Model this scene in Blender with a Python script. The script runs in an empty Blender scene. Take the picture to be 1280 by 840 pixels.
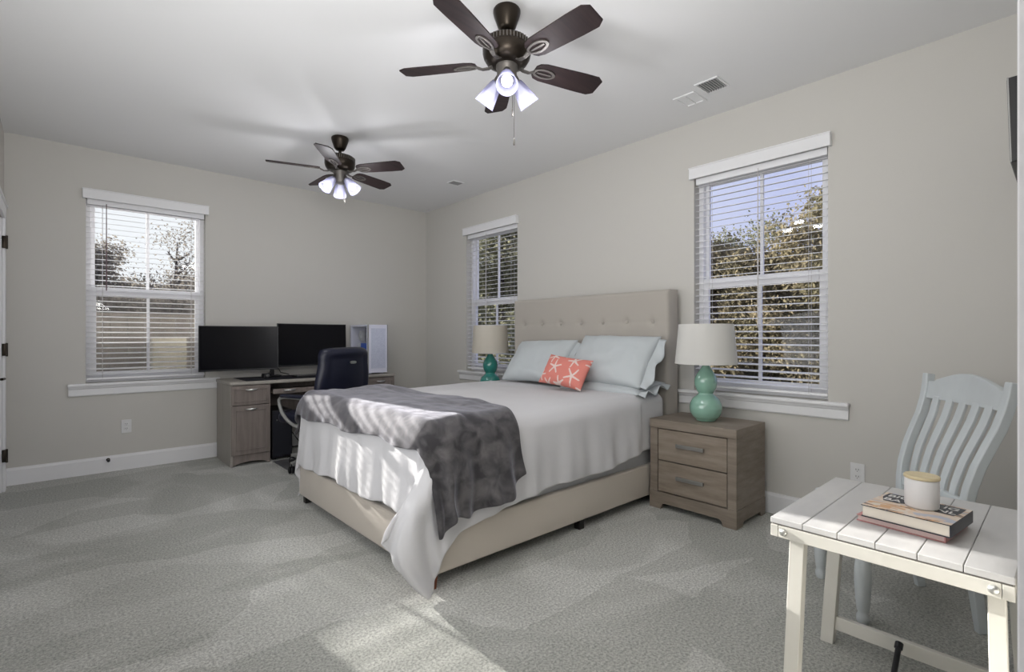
import bpy, bmesh, math, random
from mathutils import Vector, Matrix, noise
random.seed(7)
SC = bpy.context.scene
COL = SC.collection
PI = math.pi
R = math.radians

# ------------------------------------------------------------------ camera
cam_d = bpy.data.cameras.new('camera')
cam = bpy.data.objects.new('camera', cam_d); COL.objects.link(cam)
cam_d.sensor_width = 36.0
cam_d.lens = 36.0 * 627.0 / 1280.0
cam_d.clip_start = 0.02; cam_d.clip_end = 300
cam.location = (0, 0, 1.162)
cam.rotation_euler = (PI / 2, 0, -math.atan2(0.6694, 0.7430))
SC.camera = cam

# ------------------------------------------------------------------ view
SC.view_settings.view_transform = 'Standard'
SC.view_settings.look = 'None'
SC.view_settings.gamma = 1.0
SC.view_settings.use_curve_mapping = False
SC.view_settings.exposure = 0.16

# ------------------------------------------------------------------ sky
SUN_DIR = Vector((0.135, -1.0, -0.30)).normalized()      # the way the sunlight travels
world = bpy.data.worlds.new('sky'); SC.world = world
world.use_nodes = True
wt = world.node_tree; wt.nodes.clear()
w_out = wt.nodes.new('ShaderNodeOutputWorld')
w_bg = wt.nodes.new('ShaderNodeBackground')
w_tc = wt.nodes.new('ShaderNodeTexCoord')
w_dot = wt.nodes.new('ShaderNodeVectorMath'); w_dot.operation = 'DOT_PRODUCT'
w_dot.inputs[1].default_value = (-0.13, 0.95, 0.30)
w_ramp = wt.nodes.new('ShaderNodeValToRGB')
w_ramp.color_ramp.elements[0].position = 0.50; w_ramp.color_ramp.elements[0].color = (0.40, 0.46, 0.84, 1)
w_ramp.color_ramp.elements[1].position = 0.93; w_ramp.color_ramp.elements[1].color = (0.92, 0.96, 1.0, 1)
w_map = wt.nodes.new('ShaderNodeMapRange'); w_map.inputs[1].default_value = -1; w_map.inputs[2].default_value = 1
w_noise = wt.nodes.new('ShaderNodeTexNoise'); w_noise.inputs['Scale'].default_value = 2.2; w_noise.inputs['Detail'].default_value = 6
w_cl = wt.nodes.new('ShaderNodeMapRange'); w_cl.inputs[1].default_value = 0.5; w_cl.inputs[2].default_value = 0.75; w_cl.inputs[4].default_value = 0.5
w_mix = wt.nodes.new('ShaderNodeMix'); w_mix.data_type = 'RGBA'; w_mix.inputs[7].default_value = (0.9, 0.92, 0.98, 1)
wt.links.new(w_tc.outputs['Generated'], w_dot.inputs[0])
wt.links.new(w_dot.outputs['Value'], w_map.inputs[0]); wt.links.new(w_map.outputs[0], w_ramp.inputs[0])
wt.links.new(w_tc.outputs['Generated'], w_noise.inputs['Vector']); wt.links.new(w_noise.outputs[0], w_cl.inputs[0])
wt.links.new(w_cl.outputs[0], w_mix.inputs[0]); wt.links.new(w_ramp.outputs[0], w_mix.inputs[6])
wt.links.new(w_mix.outputs[2], w_bg.inputs[0]); w_bg.inputs[1].default_value = 0.88
wt.links.new(w_bg.outputs[0], w_out.inputs[0])

# ------------------------------------------------------------------ lights
def area_light(name, loc, look, sx, sy, power, color=(1, 1, 1)):
    d = bpy.data.lights.new(name, 'AREA'); d.shape = 'RECTANGLE'; d.size = sx; d.size_y = sy
    d.energy = power; d.color = color
    o = bpy.data.objects.new(name, d); COL.objects.link(o); o.location = loc
    o.rotation_euler = Vector(look).to_track_quat('-Z', 'Y').to_euler()
    return o
sun_d = bpy.data.lights.new('sun', 'SUN'); sun_d.energy = 15.0; sun_d.angle = R(0.5); sun_d.color = (1.0, 0.97, 0.92)
sun = bpy.data.objects.new('sun', sun_d); COL.objects.link(sun); sun.location = (-1, 12, 8)
sun.rotation_euler = SUN_DIR.to_track_quat('-Z', 'Y').to_euler()
# unseen fill light added in the hall behind the camera's doorway
area_light('hall_fill', (0.0, -1.4, 1.5), (0.25, 1, 0.05), 1.6, 2.2, 22, (1.0, 0.99, 0.97))
# added fill light along the left wall, out of view
area_light('side_fill', (-0.30, 2.1, 1.5), (1, 0.1, 0.45), 2.6, 1.6, 44, (0.97, 0.98, 1.0))
# added upward fill above the camera, out of view, to brighten the ceiling
area_light('ceiling_fill', (0.25, 0.35, 1.75), (0.35, 0.45, 1), 0.6, 0.6, 30, (1.0, 0.99, 0.97))
FAN_BULB_POWER = 4.0

# ------------------------------------------------------------------ materials
def mat(name, col, rough=0.6, metal=0.0, spec=0.4, sheen=0.0, bump=None, vary=None, emit=None, coat=0.0, trans=0.0):
    m = bpy.data.materials.new(name); m.use_nodes = True
    nt = m.node_tree; p = nt.nodes['Principled BSDF']
    p.inputs['Base Color'].default_value = (*col, 1); p.inputs['Roughness'].default_value = rough
    p.inputs['Metallic'].default_value = metal; p.inputs['Specular IOR Level'].default_value = spec
    if sheen: p.inputs['Sheen Weight'].default_value = sheen
    if coat: p.inputs['Coat Weight'].default_value = coat; p.inputs['Coat Roughness'].default_value = 0.08
    if trans: p.inputs['Transmission Weight'].default_value = trans
    if emit: p.inputs['Emission Color'].default_value = (*emit[0], 1); p.inputs['Emission Strength'].default_value = emit[1]
    tc = None
    if bump or vary:
        tc = nt.nodes.new('ShaderNodeTexCoord')
    if bump:                                   # (scale, strength, distance)
        n = nt.nodes.new('ShaderNodeTexNoise'); n.inputs['Scale'].default_value = bump[0]; n.inputs['Detail'].default_value = 4
        b = nt.nodes.new('ShaderNodeBump'); b.inputs['Strength'].default_value = bump[1]; b.inputs['Distance'].default_value = bump[2]
        nt.links.new(tc.outputs['Object'], n.inputs['Vector']); nt.links.new(n.outputs[0], b.inputs['Height'])
        nt.links.new(b.outputs[0], p.inputs['Normal'])
    if vary:                                   # (color2, (sx,sy,sz), lo, hi)
        mp = nt.nodes.new('ShaderNodeMapping'); mp.inputs['Scale'].default_value = vary[1]
        n = nt.nodes.new('ShaderNodeTexNoise'); n.inputs['Scale'].default_value = 1.0; n.inputs['Detail'].default_value = 7
        n.inputs['Roughness'].default_value = 0.62
        r = nt.nodes.new('ShaderNodeValToRGB')
        r.color_ramp.elements[0].position = vary[2]; r.color_ramp.elements[0].color = (*col, 1)
        r.color_ramp.elements[1].position = vary[3]; r.color_ramp.elements[1].color = (*vary[0], 1)
        nt.links.new(tc.outputs['Object'], mp.inputs[0]); nt.links.new(mp.outputs[0], n.inputs['Vector'])
        nt.links.new(n.outputs[0], r.inputs[0]); nt.links.new(r.outputs[0], p.inputs['Base Color'])
    return m

M = {}
M['wall'] = mat('greige_wall_paint', (0.58, 0.565, 0.53), 0.85, bump=(260, 0.08, 0.002))
M['ceiling'] = mat('ceiling_paint', (0.80, 0.80, 0.805), 0.9, bump=(200, 0.06, 0.002))
M['trim'] = mat('white_trim_paint', (0.80, 0.80, 0.81), 0.45)
M['vinyl'] = mat('white_vinyl', (0.88, 0.88, 0.90), 0.4)
M['slat'] = mat('white_blind_slat', (0.86, 0.86, 0.88), 0.45)
M['cord'] = mat('blind_cord', (0.62, 0.60, 0.60), 0.8)
M['wand'] = mat('brown_wand', (0.16, 0.10, 0.11), 0.4)
M['bronze'] = mat('oiled_bronze', (0.035, 0.028, 0.022), 0.35, metal=0.85)
M['bronze_soft'] = mat('brushed_bronze_bracket', (0.13, 0.12, 0.11), 0.42, metal=0.6)
M['blade'] = mat('dark_walnut_blade', (0.016, 0.011, 0.012), 0.5, spec=0.2, vary=((0.032, 0.020, 0.020), (3, 40, 3), 0.35, 0.7))
M['chrome'] = mat('brushed_nickel', (0.62, 0.62, 0.60), 0.3, metal=0.9)
M['handle'] = mat('pewter_handle', (0.36, 0.36, 0.35), 0.35, metal=0.8)
M['uph'] = mat('beige_grey_upholstery', (0.42, 0.39, 0.35), 0.95, sheen=0.2, bump=(700, 0.25, 0.002))
M['uph_rail'] = mat('beige_rail_upholstery', (0.54, 0.49, 0.43), 0.95, sheen=0.2, bump=(700, 0.25, 0.002))
M['bedding'] = mat('white_comforter', (0.60, 0.595, 0.61), 0.9, sheen=0.1, bump=(25, 0.12, 0.01))
M['mattress'] = mat('mattress_ticking', (0.58, 0.59, 0.61), 0.9)
M['pillow'] = mat('pale_blue_pillowcase', (0.50, 0.535, 0.55), 0.9, sheen=0.1, bump=(22, 0.15, 0.01))
M['coral'] = mat('coral_fabric', (0.66, 0.22, 0.18), 0.85, bump=(400, 0.2, 0.002))
M['starfish'] = mat('starfish_print', (0.72, 0.58, 0.54), 0.85)
M['brown_leg'] = mat('brown_wood_leg', (0.16, 0.055, 0.03), 0.4)
M['black_leg'] = mat('black_leg', (0.015, 0.013, 0.012), 0.45)
M['ns'] = mat('weathered_oak', (0.185, 0.150, 0.118), 0.55, vary=((0.30, 0.255, 0.21), (6, 2.5, 26), 0.32, 0.72))
M['ns_front'] = mat('weathered_oak_drawer', (0.205, 0.165, 0.128), 0.55, vary=((0.32, 0.27, 0.22), (6, 4, 30), 0.32, 0.72))
M['desk'] = mat('driftwood_laminate', (0.17, 0.14, 0.125), 0.45, vary=((0.27, 0.235, 0.215), (26, 26, 2.5), 0.3, 0.75))
M['desk_side'] = mat('driftwood_light', (0.30, 0.28, 0.25), 0.5, vary=((0.37, 0.345, 0.31), (8, 26, 2.0), 0.3, 0.75))
M['black'] = mat('black_plastic', (0.012, 0.012, 0.014), 0.4)
M['screen'] = mat('black_screen', (0.002, 0.002, 0.004), 0.22, spec=0.22)
M['cloth_black'] = mat('black_desk_pad', (0.012, 0.013, 0.02), 0.7)
M['leather'] = mat('navy_black_leather', (0.006, 0.008, 0.024), 0.38, spec=0.5, bump=(160, 0.15, 0.002))
M['armgrey'] = mat('grey_arm_plastic', (0.30, 0.30, 0.29), 0.35, spec=0.5)
M['pcwhite'] = mat('white_case', (0.72, 0.73, 0.84), 0.35)
M['pcmesh'] = mat('case_front_mesh', (0.50, 0.53, 0.66), 0.6, vary=((0.60, 0.63, 0.75), (120, 120, 120), 0.4, 0.6))
M['pcdark'] = mat('case_interior', (0.12, 0.14, 0.19), 0.5)
M['pcblue'] = mat('blue_component', (0.04, 0.12, 0.55), 0.4)
M['pcgrey'] = mat('grey_component', (0.66, 0.68, 0.72), 0.4)
M['lampglaze'] = mat('seafoam_glaze', (0.24, 0.43, 0.34), 0.12, spec=0.6, coat=0.6)
M['lampglaze2'] = mat('teal_glaze', (0.03, 0.22, 0.19), 0.12, spec=0.6, coat=0.6)
M['white_chair'] = mat('pale_blue_white_paint', (0.58, 0.62, 0.635), 0.5, vary=((0.52, 0.55, 0.56), (4, 4, 2), 0.4, 0.7))
M['table_top'] = mat('whitewashed_boards', (0.60, 0.59, 0.575), 0.42, vary=((0.45, 0.45, 0.455), (1.6, 5, 6), 0.35, 0.8))
M['table'] = mat('cream_white_paint', (0.62, 0.605, 0.555), 0.45, vary=((0.57, 0.555, 0.50), (5, 5, 5), 0.4, 0.8))
M['groove'] = mat('board_groove', (0.22, 0.21, 0.20), 0.8)
M['candle'] = mat('white_ceramic_jar', (0.70, 0.69, 0.69), 0.5)
M['woodlid'] = mat('pale_wood_lid', (0.58, 0.49, 0.31), 0.5, vary=((0.66, 0.57, 0.38), (30, 8, 8), 0.4, 0.7))
M['pages'] = mat('book_pages', (0.70, 0.64, 0.56), 0.8, vary=((0.72, 0.66, 0.57), (3, 3, 300), 0.4, 0.6))
M['pink'] = mat('pink_pages', (0.66, 0.50, 0.47), 0.7)
M['redcover'] = mat('red_cover', (0.50, 0.24, 0.23), 0.5)
M['darkcover'] = mat('dark_cover', (0.03, 0.03, 0.04), 0.4)
M['letter'] = mat('white_lettering', (0.75, 0.74, 0.72), 0.5)
M['plate'] = mat('outlet_plastic', (0.72, 0.72, 0.72), 0.4)
M['slot'] = mat('outlet_slot', (0.10, 0.10, 0.10), 0.5)
M['vent'] = mat('vent_metal', (0.34, 0.34, 0.34), 0.5)
M['matgrey'] = mat('grey_plank_mat', (0.10, 0.10, 0.105), 0.4, vary=((0.22, 0.22, 0.225), (12, 1.5, 5), 0.35, 0.7))
M['bark'] = mat('bark', (0.10, 0.08, 0.065), 0.9)
M['build'] = mat('cream_stucco', (0.62, 0.58, 0.46), 0.9)
M['fence'] = mat('weathered_boards', (0.20, 0.18, 0.155), 0.9, vary=((0.27, 0.245, 0.21), (6, 6, 1.5), 0.35, 0.7))
M['roofing'] = mat('brown_shingle', (0.16, 0.12, 0.10), 0.9)
M['grass'] = mat('dry_grass', (0.09, 0.09, 0.05), 0.95, vary=((0.14, 0.12, 0.08), (0.6, 0.6, 0.6), 0.35, 0.7))

def leafmat(name, c1, c2):
    m = mat(name, c1, 0.9, spec=0.1, vary=(c2, (0.9, 0.9, 0.9), 0.35, 0.65)); nt = m.node_tree; p = nt.nodes['Principled BSDF']
    t = nt.nodes.new('ShaderNodeBsdfTranslucent'); mx = nt.nodes.new('ShaderNodeMixShader'); mx.inputs[0].default_value = .45
    src = p.inputs['Base Color'].links[0].from_socket
    nt.links.new(src, t.inputs[0]); nt.links.new(p.outputs[0], mx.inputs[1]); nt.links.new(t.outputs[0], mx.inputs[2])
    nt.links.new(mx.outputs[0], nt.nodes['Material Output'].inputs[0]); return m
M['leaf_gold'] = leafmat('autumn_foliage', (0.16, 0.15, 0.09), (0.31, 0.26, 0.165))
M['leaf_green'] = leafmat('green_foliage', (0.13, 0.145, 0.085), (0.30, 0.29, 0.19))
M['leaf_brown'] = leafmat('brown_foliage', (0.15, 0.135, 0.11), (0.27, 0.245, 0.205))

# blanket: plush with brushed nap patches
def blanket_mat():
    m = mat('charcoal_plush', (0.075, 0.072, 0.075), 0.8, spec=0.2, sheen=0.6)
    nt = m.node_tree; p = nt.nodes['Principled BSDF']
    tc = nt.nodes.new('ShaderNodeTexCoord')
    n = nt.nodes.new('ShaderNodeTexNoise'); n.inputs['Scale'].default_value = 13; n.inputs['Detail'].default_value = 4; n.inputs['Distortion'].default_value = .5
    r = nt.nodes.new('ShaderNodeValToRGB')
    r.color_ramp.elements[0].position = 0.38; r.color_ramp.elements[0].color = (0.040, 0.038, 0.041, 1)
    r.color_ramp.elements[1].position = 0.68; r.color_ramp.elements[1].color = (0.125, 0.118, 0.12, 1)
    n2 = nt.nodes.new('ShaderNodeTexNoise'); n2.inputs['Scale'].default_value = 350
    b = nt.nodes.new('ShaderNodeBump'); b.inputs['Strength'].default_value = 0.4; b.inputs['Distance'].default_value = 0.004
    nt.links.new(tc.outputs['Object'], n.inputs['Vector']); nt.links.new(n.outputs[0], r.inputs[0]); nt.links.new(r.outputs[0], p.inputs['Base Color'])
    nt.links.new(tc.outputs['Object'], n2.inputs['Vector']); nt.links.new(n2.outputs[0], b.inputs['Height']); nt.links.new(b.outputs[0], p.inputs['Normal'])
    p.inputs['Sheen Tint'].default_value = (0.75, 0.75, 0.85, 1); p.inputs['Sheen Roughness'].default_value = 0.4
    return m
M['blanket'] = blanket_mat()

def carpet_mat():
    m = mat('grey_cut_pile_carpet', (0.4, 0.4, 0.38), 0.98, spec=0.1, sheen=0.15)
    nt = m.node_tree; p = nt.nodes['Principled BSDF']; L = nt.links
    tc = nt.nodes.new('ShaderNodeTexCoord')
    def N(t, **k):
        x = nt.nodes.new(t)
        for a, v in k.items(): setattr(x, a, v)
        return x
    def noise_(sc, det, dist=0.0, rough=0.5):
        n = N('ShaderNodeTexNoise'); n.inputs['Scale'].default_value = sc; n.inputs['Detail'].default_value = det
        n.inputs['Distortion'].default_value = dist; n.inputs['Roughness'].default_value = rough
        return n
    def ramp(lo, hi, c0, c1):
        r = N('ShaderNodeValToRGB'); e = r.color_ramp.elements
        e[0].position = lo; e[0].color = (*c0, 1); e[1].position = hi; e[1].color = (*c1, 1); return r
    # vacuum and foot marks: wedge shaped patches where the pile lies the other way
    mp = N('ShaderNodeMapping'); mp.inputs['Rotation'].default_value = (0, 0, R(28)); mp.inputs['Scale'].default_value = (1.3, 3.0, 1)
    v = N('ShaderNodeTexVoronoi'); v.inputs['Scale'].default_value = 1.25
    nd = noise_(2.6, 3); mx = N('ShaderNodeMix', data_type='RGBA'); mx.inputs[0].default_value = 0.22
    L.new(tc.outputs['Object'], mp.inputs[0]); L.new(mp.outputs[0], mx.inputs[6]); L.new(tc.outputs['Object'], nd.inputs['Vector']); L.new(nd.outputs['Color'], mx.inputs[7])
    L.new(mx.outputs[2], v.inputs['Vector'])
    sep = N('ShaderNodeSeparateColor'); L.new(v.outputs['Color'], sep.inputs[0])
    r1 = ramp(0.55, 0.66, (0, 0, 0), (1, 1, 1)); L.new(sep.outputs[0], r1.inputs[0])
    n1 = noise_(1.1, 3, 1.0); L.new(tc.outputs['Object'], n1.inputs['Vector'])
    r2 = ramp(0.47, 0.56, (0, 0, 0), (1, 1, 1)); L.new(n1.outputs[0], r2.inputs[0])
    add = N('ShaderNodeMath', operation='ADD'); L.new(r1.outputs[0], add.inputs[0]); L.new(r2.outputs[0], add.inputs[1])
    half = N('ShaderNodeMath', operation='MULTIPLY'); half.inputs[1].default_value = 0.5; L.new(add.outputs[0], half.inputs[0])
    base = ramp(0.0, 1.0, (0.44, 0.445, 0.41), (0.62, 0.62, 0.585)); L.new(half.outputs[0], base.inputs[0])
    # tufts
    n3 = noise_(95, 5, 0, 0.8); L.new(tc.outputs['Object'], n3.inputs['Vector'])
    r3 = ramp(0.38, 0.60, (0.55, 0.55, 0.55), (1.28, 1.28, 1.28)); L.new(n3.outputs[0], r3.inputs[0])
    mul = N('ShaderNodeMix', data_type='RGBA', blend_type='MULTIPLY'); mul.inputs[0].default_value = 1
    L.new(base.outputs[0], mul.inputs[6]); L.new(r3.outputs[0], mul.inputs[7]); L.new(mul.outputs[2], p.inputs['Base Color'])
    n4 = noise_(90, 5, 0.0, 0.8); L.new(tc.outputs['Object'], n4.inputs['Vector'])
    b = N('ShaderNodeBump'); b.inputs['Strength'].default_value = 0.75; b.inputs['Distance'].default_value = 0.012
    L.new(n4.outputs[0], b.inputs['Height']); L.new(b.outputs[0], p.inputs['Normal'])
    return m
M['carpet'] = carpet_mat()

def glass_mat():
    m = bpy.data.materials.new('window_glass'); m.use_nodes = True; nt = m.node_tree; nt.nodes.clear()
    o = nt.nodes.new('ShaderNodeOutputMaterial'); t = nt.nodes.new('ShaderNodeBsdfTransparent'); g = nt.nodes.new('ShaderNodeBsdfGlossy')
    g.inputs['Roughness'].default_value = 0.02; mx = nt.nodes.new('ShaderNodeMixShader'); lw = nt.nodes.new('ShaderNodeLayerWeight'); pw = nt.nodes.new('ShaderNodeMath'); pw.operation = 'POWER'; pw.inputs[1].default_value = 4.0; f = nt.nodes.new('ShaderNodeMapRange'); f.inputs[3].default_value = 0.015; f.inputs[4].default_value = 0.45
    nt.links.new(lw.outputs['Facing'], pw.inputs[0]); nt.links.new(pw.outputs[0], f.inputs[0])
    nt.links.new(f.outputs[0], mx.inputs[0]); nt.links.new(t.outputs[0], mx.inputs[1]); nt.links.new(g.outputs[0], mx.inputs[2]); nt.links.new(mx.outputs[0], o.inputs[0])
    return m
M['glass'] = glass_mat()
def screen_mat():
    m = bpy.data.materials.new('insect_screen'); m.use_nodes = True; nt = m.node_tree; nt.nodes.clear()
    o = nt.nodes.new('ShaderNodeOutputMaterial'); t = nt.nodes.new('ShaderNodeBsdfTransparent'); g = nt.nodes.new('ShaderNodeBsdfDiffuse')
    g.inputs[0].default_value = (0.20, 0.19, 0.18, 1); t.inputs[0].default_value = (1, 1, 1, 1)
    mx = nt.nodes.new('ShaderNodeMixShader'); mx.inputs[0].default_value = 0.30
    nt.links.new(t.outputs[0], mx.inputs[1]); nt.links.new(g.outputs[0], mx.inputs[2]); nt.links.new(mx.outputs[0], o.inputs[0])
    return m
M['screenmesh'] = screen_mat()
def translucent_mat(name, col, tr, see=0.0, emit=0.0):
    m = bpy.data.materials.new(name); m.use_nodes = True; nt = m.node_tree; nt.nodes.clear()
    o = nt.nodes.new('ShaderNodeOutputMaterial'); d = nt.nodes.new('ShaderNodeBsdfDiffuse'); t = nt.nodes.new('ShaderNodeBsdfTranslucent')
    d.inputs[0].default_value = (*col, 1); t.inputs[0].default_value = (*col, 1)
    mx = nt.nodes.new('ShaderNodeMixShader'); mx.inputs[0].default_value = tr
    nt.links.new(d.outputs[0], mx.inputs[1]); nt.links.new(t.outputs[0], mx.inputs[2]); last = mx
    if see:
        s = nt.nodes.new('ShaderNodeBsdfTransparent'); m2 = nt.nodes.new('ShaderNodeMixShader'); m2.inputs[0].default_value = see
        nt.links.new(mx.outputs[0], m2.inputs[1]); nt.links.new(s.outputs[0], m2.inputs[2]); last = m2
    nt.links.new(last.outputs[0], o.inputs[0]); return m
M['shade'] = translucent_mat('linen_lamp_shade', (0.74, 0.70, 0.62), 0.35)
M['frost'] = translucent_mat('frosted_glass_shade', (0.24, 0.24, 0.33), 0.6, 0.35)
M['bulb'] = mat('lit_bulb', (1, 1, 1), 0.5, emit=((0.95, 0.95, 1.0), 3.0))
M['shade_white'] = translucent_mat('white_linen_shade', (0.84, 0.83, 0.80), 0.4)

# ------------------------------------------------------------------ mesh helpers
def box(bm, x0, x1, y0, y1, z0, z1, bev=0.0, seg=2, mtx=None):
    r = bmesh.ops.create_cube(bm, size=1.0)
    vs = r['verts']
    for v in vs:
        v.co = Vector(((x0 + x1) / 2 + v.co.x * (x1 - x0), (y0 + y1) / 2 + v.co.y * (y1 - y0), (z0 + z1) / 2 + v.co.z * (z1 - z0)))
    fs = set(f for v in vs for f in v.link_faces)
    if bev > 0:
        es = list(set(e for f in fs for e in f.edges))
        rr = bmesh.ops.bevel(bm, geom=es, offset=bev, segments=seg, affect='EDGES', profile=0.5)
        vs = list(set(v for f in rr['faces'] for v in f.verts) | set(v for v in vs if v.is_valid))
    if mtx is not None:
        for v in vs: v.co = mtx @ v.co
    return vs
def lathe(bm, prof, n=32, c=(0, 0, 0), mtx=None, cap=True):
    rings = []
    for r, z in prof:
        ring = []
        for i in range(n):
            a = 2 * PI * i / n
            co = Vector((c[0] + r * math.cos(a), c[1] + r * math.sin(a), c[2] + z))
            ring.append(bm.verts.new(mtx @ co if mtx is not None else co))
        rings.append(ring)
    for a, b in zip(rings[:-1], rings[1:]):
        for i in range(n):
            bm.faces.new((a[i], a[(i + 1) % n], b[(i + 1) % n], b[i]))
    if cap:
        for rg, flip in ((rings[0], True), (rings[-1], False)):
            bm.faces.new(list(reversed(rg)) if flip else rg)
def tube(bm, pts, rad, n=10, closed=False, flat=1.0):
    pts = [Vector(p) for p in pts]; rings = []
    up = Vector((0, 0, 1)); k = len(pts)
    for i, p in enumerate(pts):
        if closed: t = pts[(i + 1) % k] - pts[i - 1]
        else: t = pts[min(i + 1, k - 1)] - pts[max(i - 1, 0)]
        t.normalize()
        if abs(t.dot(up)) > 0.97: up = Vector((0, 1, 0)) if abs(t.y) < 0.9 else Vector((1, 0, 0))
        a = t.cross(up).normalized(); b = a.cross(t).normalized(); up = b
        r = rad[i] if isinstance(rad, (list, tuple)) else rad
        rings.append([bm.verts.new(p + a * (r * math.cos(2 * PI * j / n)) + b * (r * flat * math.sin(2 * PI * j / n))) for j in range(n)])
    m = k if closed else k - 1
    for i in range(m):
        A, B = rings[i], rings[(i + 1) % k]
        for j in range(n):
            bm.faces.new((A[j], A[(j + 1) % n], B[(j + 1) % n], B[j]))
    if not closed:
        bm.faces.new(list(reversed(rings[0]))); bm.faces.new(rings[-1])
def strip(bm, path, w, t, wdir, tdirs=None):
    """flat bar swept along path: w wide along wdir, t thick"""
    wd = Vector(wdir).normalized(); rings = []
    pts = [Vector(p) for p in path]
    for i, p in enumerate(pts):
        d = (pts[min(i + 1, len(pts) - 1)] - pts[max(i - 1, 0)]).normalized()
        n = d.cross(wd).normalized()
        ww = w[i] if isinstance(w, (list, tuple)) else w
        rings.append([bm.verts.new(p + wd * (sx * ww / 2) + n * (sy * t / 2)) for sx, sy in ((-1, -1), (1, -1), (1, 1), (-1, 1))])
    for A, B in zip(rings[:-1], rings[1:]):
        for j in range(4): bm.faces.new((A[j], A[(j + 1) % 4], B[(j + 1) % 4], B[j]))
    bm.faces.new(list(reversed(rings[0]))); bm.faces.new(rings[-1])
def prism(bm, poly, axis, a0, a1, mtx=None):
    """polygon in the plane across axis ('x': (y,z), 'y': (x,z), 'z': (x,y)) between a0 and a1"""
    def P(u, v, a):
        co = Vector({'x': (a, u, v), 'y': (u, a, v), 'z': (u, v, a)}[axis])
        return mtx @ co if mtx is not None else co
    A = [bm.verts.new(P(u, v, a0)) for u, v in poly]; B = [bm.verts.new(P(u, v, a1)) for u, v in poly]
    n = len(poly)
    bm.faces.new(A); bm.faces.new(list(reversed(B)))
    for i in range(n): bm.faces.new((A[i], B[i], B[(i + 1) % n], A[(i + 1) % n]))
def B(): return bmesh.new()
def obj(name, bm, m, parent=None, smooth=False, loc=None, bevel=0.0):
    bmesh.ops.recalc_face_normals(bm, faces=bm.faces)
    me = bpy.data.meshes.new(name); bm.to_mesh(me); bm.free()
    for x in (m if isinstance(m, (list, tuple)) else [m]): me.materials.append(x)
    o = bpy.data.objects.new(name, me); COL.objects.link(o)
    if parent: o.parent = parent
    if loc: o.location = loc
    if smooth:
        if smooth is True:
            for f in me.polygons: f.use_smooth = True
        else:
            me.polygons.foreach_set('use_smooth', [True] * len(me.polygons))
            es = B(); es.from_mesh(me)
            for e in es.edges:
                if len(e.link_faces) == 2 and e.calc_face_angle(0) > R(smooth): e.smooth = False
            es.to_mesh(me); es.free()
    if bevel:
        b = o.modifiers.new('soft_edge', 'BEVEL'); b.width = bevel; b.segments = 2; b.limit_method = 'ANGLE'
    return o
def struct(name, bm, m, parent=None, smooth=False):
    o = obj(name, bm, m, parent, smooth)
    if parent is None: o['kind'] = 'structure'
    return o
def tag(o, label, cat, group=None, kind=None):
    o['label'] = label; o['category'] = cat
    if group: o['group'] = group
    if kind: o['kind'] = kind
    return o
def thing(name, label, cat, loc=(0, 0, 0), rz=0.0, group=None):
    o = bpy.data.objects.new(name, None); COL.objects.link(o); o.empty_display_size = 0.1
    o.location = loc; o.rotation_euler = (0, 0, rz)
    return tag(o, label, cat, group)
def dup(root, loc, rz=0.0, label=None):
    def cp(o, par):
        c = o.copy(); COL.objects.link(c)
        if par is not None: c.parent = par
        for ch in list(o.children): cp(ch, c)
        return c
    r = cp(root, None); r.location = loc; r.rotation_euler = (0, 0, rz)
    if label: r['label'] = label
    return r

# ================================================================== SETTING
XL, XR, YN, YF, H = -0.322, 3.48, 0.0, 5.51, 2.74
WT = 0.16
WZ0, WZ1 = 0.765, 2.325                 # window opening
def wall_with_openings(name, horiz, face, thick, a0, a1, openings):
    """horiz 'x' : wall runs along x at y=face..face+thick ; 'y': runs along y at x=face..face+thick"""
    bm = B()
    def bx(p0, p1, z0, z1):
        if p1 - p0 < 1e-4 or z1 - z0 < 1e-4: return
        if horiz == 'x': box(bm, p0, p1, min(face, face + thick), max(face, face + thick), z0, z1)
        else: box(bm, min(face, face + thick), max(face, face + thick), p0, p1, z0, z1)
    cur = a0
    for (o0, o1, z0, z1) in sorted(openings):
        bx(cur, o0, 0, H)
        bx(o0, o1, 0, z0); bx(o0, o1, z1, H)
        cur = o1
    bx(cur, a1, 0, H)
    return struct(name, bm, M['wall'])
wall_with_openings('wall_far', 'x', YF, WT, XL - WT, XR + WT, [(0.16, 1.03, WZ0, WZ1)])
wall_with_openings('wall_right', 'y', XR, WT, -0.12, YF, [(0.983, 1.853, WZ0, WZ1), (3.78, 4.65, WZ0, WZ1)])
wall_with_openings('wall_left', 'y', XL, -WT, -2.0, YF, [(4.47, 5.30, 0.0, 2.045)])
wall_with_openings('wall_near', 'x', YN, -0.12, 0.395, XR, [])
bm = B(); box(bm, XL - WT, XR + WT, -2.0, YF + WT, -0.12, 0.0); struct('floor', bm, M['carpet'])
bm = B(); box(bm, XL - WT, XR + WT, -2.0, YF + WT, H, H + 0.12); struct('ceiling', bm, M['ceiling'])
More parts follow.
